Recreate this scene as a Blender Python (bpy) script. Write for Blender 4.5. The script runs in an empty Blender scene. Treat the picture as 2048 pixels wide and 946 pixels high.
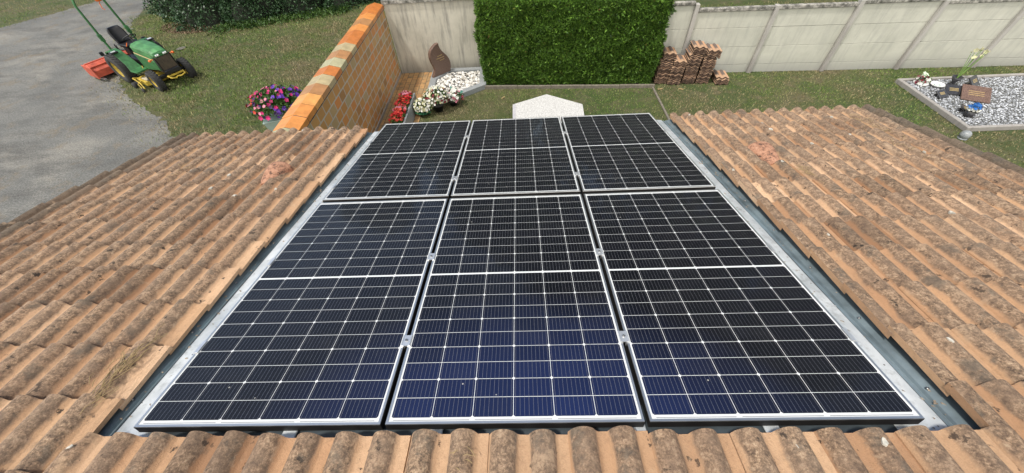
import bpy, math, random
import numpy as np
from mathutils import Vector, Matrix
R = math.radians
C = bpy.data.collections.new('scene'); bpy.context.scene.collection.children.link(C)
sc = bpy.context.scene
rnd = random.Random(7); rng = np.random.default_rng(7)

# ------------------------------------------------------------------ camera
cam_d = bpy.data.cameras.new('camera'); cam = bpy.data.objects.new('camera', cam_d); C.objects.link(cam)
cam_d.sensor_width = 36; cam_d.lens = 36 * 722 / 2048; cam_d.clip_start = 0.05; cam_d.clip_end = 600
RW = np.array([[0.99888, 0.0009176, -0.0473049], [-0.029946, -0.7618085, -0.6471098], [-0.0366311, 0.6478017, -0.760928]])
CW = (0.06993, -0.36486, 1.57453)
m = Matrix.Identity(4)
for i in range(3):
    m[i][0] = RW[0][i]; m[i][1] = -RW[1][i]; m[i][2] = -RW[2][i]; m[i][3] = CW[i]
cam.matrix_world = m
sc.camera = cam
# ------------------------------------------------------------------ sky, sun, exposure
SUN = Vector((-0.32, -0.20, 0.92)).normalized()
w = bpy.data.worlds.new('World'); sc.world = w; w.use_nodes = True
nt = w.node_tree; bg = nt.nodes['Background']
sky = nt.nodes.new('ShaderNodeTexSky'); sky.sky_type = 'NISHITA'; sky.sun_disc = False
sky.sun_elevation = math.asin(SUN.z); sky.sun_rotation = math.atan2(SUN.x, SUN.y)
sky.air_density = 1.0; sky.dust_density = 0.25
tcw = nt.nodes.new('ShaderNodeTexCoord'); nz = nt.nodes.new('ShaderNodeTexNoise'); nz.inputs['Scale'].default_value = 2.2
nz.inputs['Detail'].default_value = 6; nz.inputs['Roughness'].default_value = 0.6
mp = nt.nodes.new('ShaderNodeMapping'); mp.inputs['Scale'].default_value = (1, 1, 2.2)
cr = nt.nodes.new('ShaderNodeValToRGB'); cr.color_ramp.elements[0].position = 0.49; cr.color_ramp.elements[1].position = 0.62
mx = nt.nodes.new('ShaderNodeMix'); mx.data_type = 'RGBA'
mx.inputs['B'].default_value = (15.0, 14.6, 13.8, 1)
nt.links.new(tcw.outputs['Generated'], mp.inputs['Vector']); nt.links.new(mp.outputs[0], nz.inputs['Vector'])
sxy = nt.nodes.new('ShaderNodeSeparateXYZ'); nt.links.new(tcw.outputs['Generated'], sxy.inputs[0])
ma = nt.nodes.new('ShaderNodeMath'); ma.operation = 'MULTIPLY_ADD'; ma.inputs[1].default_value = -0.42   # cloud bank added behind the camera to light the walls, keeping panel reflections dark
nt.links.new(sxy.outputs['Y'], ma.inputs[0]); nt.links.new(nz.outputs[0], ma.inputs[2])
nt.links.new(ma.outputs[0], cr.inputs[0]); nt.links.new(cr.outputs[0], mx.inputs['Factor'])
nt.links.new(sky.outputs[0], mx.inputs['A']); nt.links.new(mx.outputs['Result'], bg.inputs[0])
bg.inputs[1].default_value = 0.12
sd = bpy.data.lights.new('sun', 'SUN'); sd.energy = 3.0; sd.angle = R(5); sd.color = (1, .95, .87)
so = bpy.data.objects.new('sun', sd); C.objects.link(so); so.rotation_euler = SUN.to_track_quat('Z', 'Y').to_euler()
sc.view_settings.view_transform = 'Standard'; sc.view_settings.look = 'None'
sc.view_settings.exposure = 0.15; sc.view_settings.gamma = 1; sc.view_settings.use_curve_mapping = False

G = -3.7755                       # ground level (the roof's near panel edge is 0)
TH = R(12.75)                     # roof pitch
ROOF = Matrix.Rotation(-TH, 4, 'X')

# ------------------------------------------------------------------ helpers
def tag(o, label=None, cat=None, group=None, kind=None):
    if label: o['label'] = label
    if cat: o['category'] = cat
    if group: o['group'] = group
    if kind: o['kind'] = kind
    elif label and not o.get('kind'): o['kind'] = 'thing'
    return o
def empty(name, loc=(0, 0, 0), rz=0, label=None, cat=None, group=None, mat=None):
    o = bpy.data.objects.new(name, None); C.objects.link(o); o.empty_display_size = .1
    if mat is not None: o.matrix_world = mat
    else: o.location = loc; o.rotation_euler = (0, 0, rz)
    return tag(o, label, cat, group)
def copy_tree(o, parent=None):
    c = o.copy(); C.objects.link(c); c.parent = parent
    for ch in list(o.children): copy_tree(ch, c)
    return c
class MB:
    def __init__(s): s.v = []; s.f = []; s.mi = []; s.sm = []
    def add(s, vs, fs, mi=0, smooth=False):
        b = len(s.v); s.v += [tuple(v) for v in vs]
        for f in fs: s.f.append(tuple(b + i for i in f)); s.mi.append(mi); s.sm.append(smooth)
    def box(s, c, d, mi=0, rot=None, bev=0.0, top=(1, 1)):
        cx, cy, cz = c; x, y, z = [q / 2 for q in d]
        b = min(bev, x * .9, y * .9, z * .9)
        if b <= 0:
            vs = [(sx * x * (top[0] if sz > 0 else 1), sy * y * (top[1] if sz > 0 else 1), sz * z) for sz in (-1, 1) for sx, sy in ((-1, -1), (1, -1), (1, 1), (-1, 1))]
            fs = [(3, 2, 1, 0), (4, 5, 6, 7), (0, 1, 5, 4), (1, 2, 6, 5), (2, 3, 7, 6), (3, 0, 4, 7)]
        else:
            rings = []
            for zz, i in ((-z, b), (-z + b, 0), (z - b, 0), (z, b)):
                t = top if zz > 0 else (1, 1)
                px, py = x * t[0], y * t[1]
                rings.append([(sx * (px - (i if k == 0 else i)) if False else X, Y, zz) for X, Y in (
                    (-px + i + (b if i == 0 else 0) * 0, -py + i), (px - i, -py + i), (px - i, py - i), (-px + i, py - i)) for sx, k in ((1, 0),)])
            vs = [v for r_ in rings for v in r_]
            fs = [(3, 2, 1, 0), (12, 13, 14, 15)]
            for r_ in range(3):
                for k in range(4):
                    a = r_ * 4 + k; b2 = r_ * 4 + (k + 1) % 4
                    fs.append((a, b2, b2 + 4, a + 4))
        if rot is not None:
            vs = [rot @ Vector(v) for v in vs]
        s.add([(v[0] + cx, v[1] + cy, v[2] + cz) for v in vs], fs, mi)
    def tube(s, pts, r, n=8, mi=0, caps=True, smooth=True):
        pts = [Vector(p) for p in pts]; N = len(pts)
        rs = r if isinstance(r, (list, tuple)) else [r] * N
        vs = []; up = None
        for i, p in enumerate(pts):
            t = (pts[min(i + 1, N - 1)] - pts[max(i - 1, 0)]).normalized()
            if up is None: up = t.orthogonal().normalized()
            up = (up - t * up.dot(t)).normalized(); bi = t.cross(up)
            for k in range(n):
                a = 2 * math.pi * k / n; vs.append(p + (up * math.cos(a) + bi * math.sin(a)) * rs[i])
        fs = [(i * n + k, i * n + (k + 1) % n, (i + 1) * n + (k + 1) % n, (i + 1) * n + k) for i in range(N - 1) for k in range(n)]
        s.add(vs, fs, mi, smooth)
        if caps: s.add([vs[k] for k in range(n)], [tuple(reversed(range(n)))], mi); s.add([vs[(N - 1) * n + k] for k in range(n)], [tuple(range(n))], mi)
    def lathe(s, prof, c=(0, 0, 0), axis='Z', n=20, mi=0, smooth=True):
        vs = []
        for r, h in prof:
            for k in range(n):
                a = 2 * math.pi * k / n; x, y = r * math.cos(a), r * math.sin(a)
                q = (x, y, h) if axis == 'Z' else ((x, h, y) if axis == 'Y' else (h, x, y))
                vs.append((q[0] + c[0], q[1] + c[1], q[2] + c[2]))
        fs = [(i * n + k, i * n + (k + 1) % n, (i + 1) * n + (k + 1) % n, (i + 1) * n + k) for i in range(len(prof) - 1) for k in range(n)]
        if axis == 'Y': fs = [tuple(reversed(f)) for f in fs]
        s.add(vs, fs, mi, smooth)
    def prism(s, poly, z0, z1, mi=0):
        n = len(poly)
        s.add([(x, y, z0) for x, y in poly] + [(x, y, z1) for x, y in poly],
              [tuple(reversed(range(n))), tuple(range(n, 2 * n))] + [(i, (i + 1) % n, n + (i + 1) % n, n + i) for i in range(n)], mi)
    def extrude(s, prof, a, b, mi=0, smooth=False, close=True):
        # prof list of 2D (u,z); swept from a to b (functions giving points)
        n = len(prof); vs = [a(u, z) for u, z in prof] + [b(u, z) for u, z in prof]
        fs = [(i, (i + 1) % n, n + (i + 1) % n, n + i) for i in range(n if close else n - 1)]
        if close: fs += [tuple(reversed(range(n))), tuple(range(n, 2 * n))]
        s.add(vs, fs, mi, smooth)
    def build(s, name, mats, parent=None, bevel=0):
        me = bpy.data.meshes.new(name); me.from_pydata(s.v, [], s.f)
        for m_ in (mats if isinstance(mats, (list, tuple)) else [mats]): me.materials.append(m_)
        me.polygons.foreach_set('material_index', s.mi); me.polygons.foreach_set('use_smooth', s.sm)
        me.update()
        o = bpy.data.objects.new(name, me); C.objects.link(o)
        if parent: o.parent = parent
        if bevel:
            b = o.modifiers.new('bevel', 'BEVEL'); b.width = bevel; b.segments = 2; b.limit_method = 'ANGLE'; b.angle_limit = R(35)
        return o
def np_obj(name, V, F, mats, parent=None, mi=None, fattr=None, vattr=None, smooth=False):
    V = np.asarray(V, dtype=np.float32); F = np.asarray(F, dtype=np.int32); k = F.shape[1]; n = len(F)
    me = bpy.data.meshes.new(name)
    me.vertices.add(len(V)); me.vertices.foreach_set('co', V.ravel())
    me.loops.add(n * k); me.loops.foreach_set('vertex_index', F.ravel())
    me.polygons.add(n); me.polygons.foreach_set('loop_start', np.arange(0, n * k, k, dtype=np.int32))
    me.polygons.foreach_set('loop_total', np.full(n, k, dtype=np.int32))
    for m_ in (mats if isinstance(mats, (list, tuple)) else [mats]): me.materials.append(m_)
    if mi is not None: me.polygons.foreach_set('material_index', np.asarray(mi, dtype=np.int32))
    if smooth: me.polygons.foreach_set('use_smooth', np.ones(n, dtype=bool))
    me.update(calc_edges=True)
    for nm, a in (fattr or {}).items():
        at = me.attributes.new(nm, 'FLOAT', 'FACE'); at.data.foreach_set('value', np.asarray(a, dtype=np.float32))
    for nm, a in (vattr or {}).items():
        at = me.attributes.new(nm, 'FLOAT', 'POINT'); at.data.foreach_set('value', np.asarray(a, dtype=np.float32))
    o = bpy.data.objects.new(name, me); C.objects.link(o)
    if parent: o.parent = parent
    return o
def unit(a): return a / np.maximum(np.linalg.norm(a, axis=1, keepdims=True), 1e-9)
def leaves(name, P, D, L, Wd, mat, parent=None, fold=0.25, mi=None, mats=None):
    """diamond leaves: base P, pointing along D, length L, width Wd"""
    n = len(P); D = unit(D); Q = unit(np.cross(D, rng.normal(size=(n, 3)))); Nn = np.cross(D, Q)
    L = np.broadcast_to(L, n)[:, None]; Wd = np.broadcast_to(Wd, n)[:, None]
    V = np.stack([P, P + D * L * .5 + Q * Wd * .5 + Nn * Wd * fold, P + D * L, P + D * L * .5 - Q * Wd * .5 + Nn * Wd * fold], 1).reshape(-1, 3)
    F = np.arange(4 * n).reshape(-1, 4)
    return np_obj(name, V, F, mats or mat, parent, mi, {'rnd': rng.random(n)})
def blossoms(name, P, N, rad, mats, parent, mi=None, petals=5):
    n = len(P); N = unit(N); A = unit(np.cross(N, rng.normal(size=(n, 3)))); B = np.cross(N, A)
    rad = np.broadcast_to(rad, n); Vs = []
    for k in range(petals):
        a = 2 * math.pi * k / petals; d = A * math.cos(a) + B * math.sin(a); t = -A * math.sin(a) + B * math.cos(a)
        r_ = rad[:, None]
        Vs.append(np.stack([P, P + d * r_ * .6 + t * r_ * .42 + N * r_ * .25, P + d * r_ + N * r_ * .3, P + d * r_ * .6 - t * r_ * .42 + N * r_ * .25], 1))
    V = np.stack(Vs, 1).reshape(-1, 3); F = np.arange(len(V)).reshape(-1, 4)
    return np_obj(name, V, F, mats, parent, None if mi is None else np.repeat(mi, petals), {'rnd': np.repeat(rng.random(n), petals)})

# ------------------------------------------------------------------ materials
class Mat:
    def __init__(s, name, color=(.5, .5, .5), rough=.6, metal=0, **kw):
        s.m = bpy.data.materials.new(name); s.m.use_nodes = True; s.t = s.m.node_tree
        s.b = s.t.nodes['Principled BSDF']; s.b.inputs['Base Color'].default_value = (*color, 1)
        s.b.inputs['Roughness'].default_value = rough; s.b.inputs['Metallic'].default_value = metal
        for k, v in kw.items(): s.b.inputs[k.replace('_', ' ')].default_value = v
        s.co = None
    def n(s, typ, **inp):
        nd = s.t.nodes.new(typ)
        for k, v in inp.items():
            if isinstance(v, bpy.types.NodeSocket): s.t.links.new(v, nd.inputs[k])
            else: nd.inputs[k].default_value = v
        return nd
    def coord(s, scale=(1, 1, 1), kind='Object', rot=(0, 0, 0)):
        tc = s.t.nodes.new('ShaderNodeTexCoord'); mp = s.n('ShaderNodeMapping', Vector=tc.outputs[kind]); mp.inputs['Scale'].default_value = scale; mp.inputs['Rotation'].default_value = rot
        return mp.outputs[0]
    def noise(s, scale, detail=4, rough=.55, vec=None, dist=0):
        nd = s.n('ShaderNodeTexNoise', Vector=vec or s.coord(), Scale=scale, Detail=detail, Roughness=rough, Distortion=dist); return nd.outputs[0]
    def vor(s, scale, vec=None, out='Distance', feat='F1'):
        nd = s.n('ShaderNodeTexVoronoi', Vector=vec or s.coord(), Scale=scale); nd.feature = feat; return nd.outputs[out]
    def ramp(s, fac, stops, interp='LINEAR'):
        nd = s.n('ShaderNodeValToRGB'); s.t.links.new(fac, nd.inputs[0]); e = nd.color_ramp; e.interpolation = interp
        while len(e.elements) < len(stops): e.elements.new(.5)
        for el, (p, c) in zip(e.elements, stops):
            el.position = p; el.color = (*c, 1) if len(c) == 3 else c
        return nd.outputs[0]
    def val(s, fac, a, b): return s.ramp(fac, [(a, (0, 0, 0)), (b, (1, 1, 1))])
    def mix(s, f, a, b, mode='MIX'):
        nd = s.t.nodes.new('ShaderNodeMix'); nd.data_type = 'RGBA'; nd.blend_type = mode
        for k, v in (('Factor', f), ('A', a), ('B', b)):
            if isinstance(v, bpy.types.NodeSocket): s.t.links.new(v, nd.inputs[k])
            else: nd.inputs[k].default_value = (*v, 1) if isinstance(v, tuple) and len(v) == 3 else v
        return nd.outputs['Result']
    def math(s, op, a, b=0.0):
        nd = s.t.nodes.new('ShaderNodeMath'); nd.operation = op
        for i, v in enumerate((a, b)):
            if isinstance(v, bpy.types.NodeSocket): s.t.links.new(v, nd.inputs[i])
            else: nd.inputs[i].default_value = v
        return nd.outputs[0]
    def attr(s, name): nd = s.t.nodes.new('ShaderNodeAttribute'); nd.attribute_name = name; return nd.outputs['Fac']
    def color(s, sock): s.t.links.new(sock, s.b.inputs['Base Color']); return s
    def rough(s, sock): s.t.links.new(sock, s.b.inputs['Roughness']); return s
    def bump(s, h, strength=.4, dist=.01):
        nd = s.n('ShaderNodeBump', Height=h, Strength=strength, Distance=dist); s.t.links.new(nd.outputs[0], s.b.inputs['Normal']); return s
    def objrnd(s): nd = s.t.nodes.new('ShaderNodeObjectInfo'); return nd.outputs['Random']

def simple(name, col, rough=.6, metal=0, ns=8, amt=.25, bump=.15, **kw):
    M = Mat(name, col, rough, metal, **kw); nz_ = M.noise(ns, 5, .6)
    lo = tuple(c * (1 - amt) for c in col); hi = tuple(min(1, c * (1 + amt)) for c in col)
    M.color(M.ramp(nz_, [(.3, lo), (.7, hi)]))
    if bump: M.bump(nz_, bump, .01)
    return M.m
# lawn
M = Mat('lawn', rough=.95); a = M.noise(.35, 4, .6); b_ = M.noise(2.5, 5, .7); c_ = M.noise(60, 3, .6)
col = M.ramp(a, [(.35, (.045, .080, .015)), (.55, (.075, .095, .026)), (.7, (.14, .115, .06))])
col = M.mix(M.val(b_, .45, .75), col, (.15, .12, .07)); col = M.mix(c_, M.mix(.55, col, (.03, .028, .015)), col)
M.color(col).bump(c_, .6, .03); m_lawn = M.m
M = Mat('grass_blade', rough=.7); r_ = M.attr('rnd'); pos = M.noise(.3, 4, .6); pos2 = M.noise(1.8, 4, .65)
g1 = M.ramp(r_, [(0, (.055, .125, .012)), (.5, (.12, .215, .028)), (.8, (.21, .26, .065)), (1, (.38, .34, .17))])
dry = M.ramp(r_, [(0, (.11, .105, .04)), (.5, (.23, .19, .095)), (1, (.42, .33, .19))])
f_ = M.math('ADD', M.math('MULTIPLY', pos, .6), M.math('MULTIPLY', pos2, .4))
M.color(M.mix(M.val(f_, .46, .575), g1, dry)); m_blade = M.m
# road
M = Mat('driveway', rough=.93); a = M.noise(.5, 5, .65, dist=.6); b_ = M.noise(26, 8, .85); d_ = M.noise(.9, 9, .78, M.coord((.6, 1.5, 1), rot=(0, 0, .6)))
col = M.ramp(a, [(.3, (.115, .118, .115)), (.5, (.165, .165, .155)), (.72, (.25, .238, .21))])
col = M.mix(M.math('MULTIPLY', M.val(d_, .47, .62), .85), col, (.10, .098, .092)); col = M.mix(M.val(M.noise(1.3, 5, .7), .54, .72), col, (.17, .14, .10))
col = M.mix(.75, col, M.mix(M.val(b_, .36, .64), (.03, .03, .03), (.85, .83, .80)), 'OVERLAY')
M.color(col).bump(b_, .7, .012); m_road = M.m
# roof tile
def tile_mat(name, lo=1.0):
    M = Mat(name, rough=.92); wear = M.attr('crest'); tint = M.attr('tint'); lich = M.attr('lichen')
    n1 = M.math('ADD', M.math('MULTIPLY', M.noise(30, 7, .8), .55), M.math('MULTIPLY', M.noise(95, 6, .8), .45)); n2 = M.noise(9, 5, .65); n3 = M.noise(150, 4, .8); n4 = M.noise(2.2, 3, .5)
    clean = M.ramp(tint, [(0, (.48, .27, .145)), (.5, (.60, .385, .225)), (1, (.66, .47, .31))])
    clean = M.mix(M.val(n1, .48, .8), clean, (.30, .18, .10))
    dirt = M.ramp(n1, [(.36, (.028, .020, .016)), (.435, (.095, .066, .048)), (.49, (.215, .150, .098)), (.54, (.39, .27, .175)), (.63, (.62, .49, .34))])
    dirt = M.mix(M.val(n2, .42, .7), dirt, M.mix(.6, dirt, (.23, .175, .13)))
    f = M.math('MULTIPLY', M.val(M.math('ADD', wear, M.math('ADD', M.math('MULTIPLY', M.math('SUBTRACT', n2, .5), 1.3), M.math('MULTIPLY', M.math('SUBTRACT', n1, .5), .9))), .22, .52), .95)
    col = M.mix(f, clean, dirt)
    col = M.mix(M.math('MULTIPLY', M.val(M.noise(17, 4, .6), .64, .68), .9), col, (.025, .022, .019))
    col = M.mix(M.math('MULTIPLY', M.val(M.vor(5.3), .045, .02), .0), col, (.75, .73, .66))
    dk = M.mix(M.val(n1, .4, .62), (.035, .030, .024), (.20, .165, .12))
    col = M.mix(M.math('MULTIPLY', M.val(M.math('ADD', lich, M.math('MULTIPLY', M.math('SUBTRACT', n2, .5), 1.2)), .4, .75), .9), col, dk)
    col = M.mix(M.val(n4, .35, .7), col, M.mix(.3, col, (.25, .16, .105)))
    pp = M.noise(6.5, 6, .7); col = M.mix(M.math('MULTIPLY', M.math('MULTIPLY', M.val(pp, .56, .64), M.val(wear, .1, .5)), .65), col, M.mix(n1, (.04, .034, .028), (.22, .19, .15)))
    pq = M.noise(8.5, 5, .7, M.coord((1, 1, 1), rot=(0, 0, .7))); col = M.mix(M.math('MULTIPLY', M.val(pq, .60, .66), .45), col, (.54, .39, .255))
    tv = M.ramp(tint, [(0, (.70, .66, .63)), (.3, (.95, .89, .85)), (.6, (1.0, .97, .95)), (.8, (1.06, .98, .92)), (1, (1.16, 1.08, 1.02))])
    col = M.mix(.85, col, tv, 'MULTIPLY')
    M.color(col).bump(M.math('ADD', n1, M.math('MULTIPLY', n3, .5)), .9, .008); return M.m
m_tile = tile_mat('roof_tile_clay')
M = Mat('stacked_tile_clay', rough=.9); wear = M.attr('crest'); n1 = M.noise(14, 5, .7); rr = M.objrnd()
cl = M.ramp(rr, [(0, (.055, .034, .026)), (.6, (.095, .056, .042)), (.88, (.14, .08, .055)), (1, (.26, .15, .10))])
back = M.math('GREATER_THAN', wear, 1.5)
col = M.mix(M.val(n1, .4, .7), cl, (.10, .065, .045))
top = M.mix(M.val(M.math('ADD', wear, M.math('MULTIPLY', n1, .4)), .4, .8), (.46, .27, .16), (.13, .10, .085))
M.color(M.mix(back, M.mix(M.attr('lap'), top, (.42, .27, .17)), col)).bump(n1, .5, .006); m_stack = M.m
M = Mat('vent_clay', rough=.9); n1 = M.noise(26, 6, .8); M.color(M.ramp(n1, [(.38, (.05, .03, .025)), (.5, (.38, .19, .115)), (.62, (.48, .26, .165)), (.70, (.52, .42, .34))])).bump(n1, .6, .01); m_vent = M.m
# metals
M = Mat('galvanised_flashing', (.5, .52, .53), .42, .25); n1 = M.noise(5, 5, .6); g1_ = M.mix(M.val(n1, .35, .7), (.46, .50, .52), (.74, .77, .78)); g1_ = M.mix(M.math('MULTIPLY', M.val(M.noise(14, 7, .75), .52, .68), .5), g1_, (.26, .27, .26)); sp_ = M.vor(16); g1_ = M.mix(M.math('LESS_THAN', sp_, .07), g1_, (.10, .09, .08))
M.color(g1_).rough(M.ramp(n1, [(.3, (.32,) * 3), (.7, (.55,) * 3)])).bump(M.noise(3, 3, .5), .25, .02); m_galv = M.m
m_lead = simple('grey_channel_metal', (.20, .25, .27), .42, .3, 6, .35, .2)
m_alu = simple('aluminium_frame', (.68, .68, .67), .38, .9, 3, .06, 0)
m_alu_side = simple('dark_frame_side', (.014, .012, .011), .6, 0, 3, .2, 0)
m_clamp = simple('clamp_aluminium', (.75, .76, .77), .35, .7, 20, .1, 0)
m_steel = simple('bolt_steel', (.35, .35, .35), .35, .9, 20, .1, 0)
# panel
M = Mat('panel_backsheet', (.70, .71, .70), .5, Coat_Weight=.5, Coat_Roughness=.15); m_back = M.m
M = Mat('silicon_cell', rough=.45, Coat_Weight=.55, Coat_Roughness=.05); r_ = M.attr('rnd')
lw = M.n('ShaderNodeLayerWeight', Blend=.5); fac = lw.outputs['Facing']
sky_tint = M.ramp(r_, [(0, (.006, .012, .050)), (1, (.009, .018, .076))]); farc = M.ramp(r_, [(0, (.003, .003, .005)), (1, (.006, .006, .009))])
cc = M.mix(M.val(fac, .11, .29), sky_tint, farc)  # blue sky reflection painted into the cell colour where cells face the viewer
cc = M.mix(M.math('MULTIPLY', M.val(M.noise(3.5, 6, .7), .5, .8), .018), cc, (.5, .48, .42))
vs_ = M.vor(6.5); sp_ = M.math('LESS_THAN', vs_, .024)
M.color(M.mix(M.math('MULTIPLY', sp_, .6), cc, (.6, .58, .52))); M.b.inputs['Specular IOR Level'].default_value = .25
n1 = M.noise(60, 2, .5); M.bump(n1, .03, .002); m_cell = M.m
m_busbar = simple('busbar_silver', (.26, .26, .28), .4, .3, 30, .1, 0)
# masonry
M = Mat('glazed_brick', rough=.5); tc = M.t.nodes.new('ShaderNodeTexCoord'); sx = M.n('ShaderNodeSeparateXYZ', Vector=tc.outputs['Object']); cx = M.n('ShaderNodeCombineXYZ', X=sx.outputs['Y'], Y=sx.outputs['Z'])
def brick(M, vec, w_, h_, mort=.008):
    bt = M.n('ShaderNodeTexBrick', Vector=vec, Scale=1.0); bt.inputs['Color1'].default_value = (0, 0, 0, 1); bt.inputs['Color2'].default_value = (1, 1, 1, 1); bt.inputs['Mortar'].default_value = (.5, .5, .5, 1)
    bt.inputs['Brick Width'].default_value = w_; bt.inputs['Row Height'].default_value = h_; bt.inputs['Mortar Size'].default_value = mort; bt.inputs['Mortar Smooth'].default_value = .1; bt.inputs['Bias'].default_value = 0
    return bt
bt = brick(M, cx.outputs[0], .31, .205, .015)
col = M.ramp(bt.outputs['Color'], [(.0, (.30, .17, .07)), (.2, (.56, .27, .08)), (.4, (.46, .25, .08)), (.55, (.64, .25, .07)), (.7, (.50, .27, .09)), (.8, (.40, .34, .20)), (.88, (.58, .31, .10)), (1, (.36, .23, .10))])
n1 = M.noise(6, 5, .65); col = M.mix(M.math('MULTIPLY', n1, .25), col, (.28, .17, .08))
M.color(M.mix(bt.outputs['Fac'], col, (.46, .44, .39))).bump(M.math('SUBTRACT', n1, bt.outputs['Fac']), .5, .01); m_brick = M.m
copes = [simple('glazed_coping_' + k, c, .33, 0, 7, .18, .05) for k, c in dict(orange=(.62, .25, .065), deep=(.50, .17, .04), brown=(.40, .20, .08), sand=(.42, .34, .19), pale=(.40, .37, .22), amber=(.66, .31, .09)).items()]
m_mortar = simple('mortar', (.33, .29, .25), .95, 0, 40, .2, .3)
M = Mat('terracotta_paver', rough=.85); v = M.coord(); bt = brick(M, M.coord(rot=(0, 0, R(90))), .30, .16, .007); n1 = M.noise(5, 5, .7)
col = M.ramp(bt.outputs['Color'], [(0, (.36, .19, .075)), (.5, (.44, .25, .10)), (1, (.30, .20, .10))]); col = M.mix(M.val(n1, .5, .72), col, (.13, .11, .07))
M.color(M.mix(bt.outputs['Fac'], col, (.07, .07, .045))).bump(M.math('SUBTRACT', n1, bt.outputs['Fac']), .5, .01); m_paver = M.m
def concrete(name, a=(.36, .355, .32), b=(.50, .49, .44), dirtc=(.14, .14, .13), streak=True, amt=.7):
    M = Mat(name, rough=.92); n1 = M.noise(1.4, 6, .65); n2 = M.noise(30, 4, .6); st = M.noise(2.2, 8, .7, M.coord((4, 4, .45)))
    col = M.ramp(n1, [(.3, a), (.7, b)]); col = M.mix(M.math('MULTIPLY', M.val(st, .48, .70), amt), col, dirtc) if streak else M.mix(M.val(n2, .5, .8), col, dirtc)
    geo = M.t.nodes.new('ShaderNodeNewGeometry'); sz = M.n('ShaderNodeSeparateXYZ', Vector=geo.outputs['Position'])
    low = M.math('ADD', M.math('SUBTRACT', sz.outputs['Z'], G), M.math('MULTIPLY', M.math('SUBTRACT', n1, .5), -.7))
    col = M.mix(M.math('MULTIPLY', M.math('SUBTRACT', 1.0, M.val(low, .05, .45)), .6), col, dirtc)
    M.color(col).bump(M.math('ADD', n2, n1), .35, .01); return M.m
m_render = concrete('aged_render', (.44, .42, .35), (.62, .59, .50), (.17, .165, .155))
m_conc = concrete('precast_concrete', (.44, .44, .38), (.57, .565, .49), (.27, .27, .26), True, .4)
m_post = concrete('post_concrete', (.36, .345, .32), (.46, .44, .41), (.22, .2, .19))
M = Mat('mossy_coping', rough=.95); n1 = M.noise(9, 6, .75); M.color(M.ramp(n1, [(.38, (.07, .07, .06)), (.5, (.22, .21, .19)), (.6, (.42, .40, .36))])).bump(n1, .5, .01); m_cop = M.m
def granite(name, a, b, c, rough=.25, sc_=160):
    M = Mat(name, rough=rough); n1 = M.noise(sc_, 4, .8); M.color(M.ramp(n1, [(.38, a), (.5, b), (.6, c)])); return M.m
m_gran_pink = granite('brown_granite', (.045, .026, .020), (.135, .082, .062), (.26, .17, .13), .35, 60)
m_gran_grey = granite('grey_granite', (.10, .11, .115), (.24, .26, .27), (.42, .43, .44), .3, 130)
m_gran_white = granite('white_granite', (.28, .27, .26), (.55, .54, .52), (.70, .69, .67), .5, 55)
m_gran_dark = granite('dark_granite', (.012, .012, .014), (.03, .03, .034), (.08, .08, .085), .2, 90)
m_gold = simple('gilt', (.60, .44, .18), .4, .2, 20, .1, 0)
m_house = simple('house_render', (.45, .40, .33), .9, 0, 6, .1, .2)
m_pebble = Mat('pebble', rough=.6); m_pebble.color(m_pebble.ramp(m_pebble.attr('rnd'), [(0, (.30, .27, .22)), (.4, (.56, .54, .50)), (1, (.82, .81, .79))])); m_pebble = m_pebble.m
m_gravel = Mat('white_gravel', rough=.8); m_gravel.color(m_gravel.ramp(m_gravel.attr('rnd'), [(0, (.06, .065, .07)), (.4, (.26, .27, .29)), (1, (.62, .64, .68))])); m_gravel = m_gravel.m
m_bed = simple('bed_gravel', (.12, .12, .11), .95, 0, 30, .5, .5)
def leafmat(name, stops, rough=.55, spec=.4):
    M = Mat(name, rough=rough); M.color(M.ramp(M.attr('rnd'), stops)); M.b.inputs['Specular IOR Level'].default_value = spec; return M.m
m_thuja = leafmat('thuja_green', [(0, (.014, .036, .005)), (.35, (.055, .125, .014)), (.75, (.12, .24, .030)), (.985, (.20, .36, .045)), (1, (.22, .11, .05))])
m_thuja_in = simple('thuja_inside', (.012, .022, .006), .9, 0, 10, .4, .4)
m_laurel = leafmat('shrub_leaf', [(0, (.012, .032, .012)), (.5, (.030, .068, .028)), (.9, (.06, .12, .05)), (1, (.10, .17, .08))], .4)
m_weed = leafmat('fresh_leaf', [(0, (.016, .045, .008)), (1, (.07, .14, .02))])
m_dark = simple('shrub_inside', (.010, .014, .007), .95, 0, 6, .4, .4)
m_potleaf = leafmat('potted_leaf', [(0, (.022, .06, .012)), (1, (.10, .20, .045))])
def petal(name, c):
    return leafmat(name, [(0, tuple(q * .6 for q in c)), (1, c)], .6)
p_mag = petal('petal_magenta', (.58, .02, .17)); p_pink = petal('petal_pink', (.68, .24, .32)); p_vio = petal('petal_violet', (.13, .035, .42)); p_dk = petal('petal_plum', (.04, .012, .09))
p_red = petal('petal_red', (.48, .015, .015)); p_coral = petal('petal_coral', (.55, .06, .035)); p_white = petal('petal_white', (.85, .84, .76)); p_cream = petal('petal_cream', (.62, .60, .36)); p_burg = petal('petal_burgundy', (.22, .02, .04)); p_blue = petal('petal_blue', (.02, .14, .45))
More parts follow.
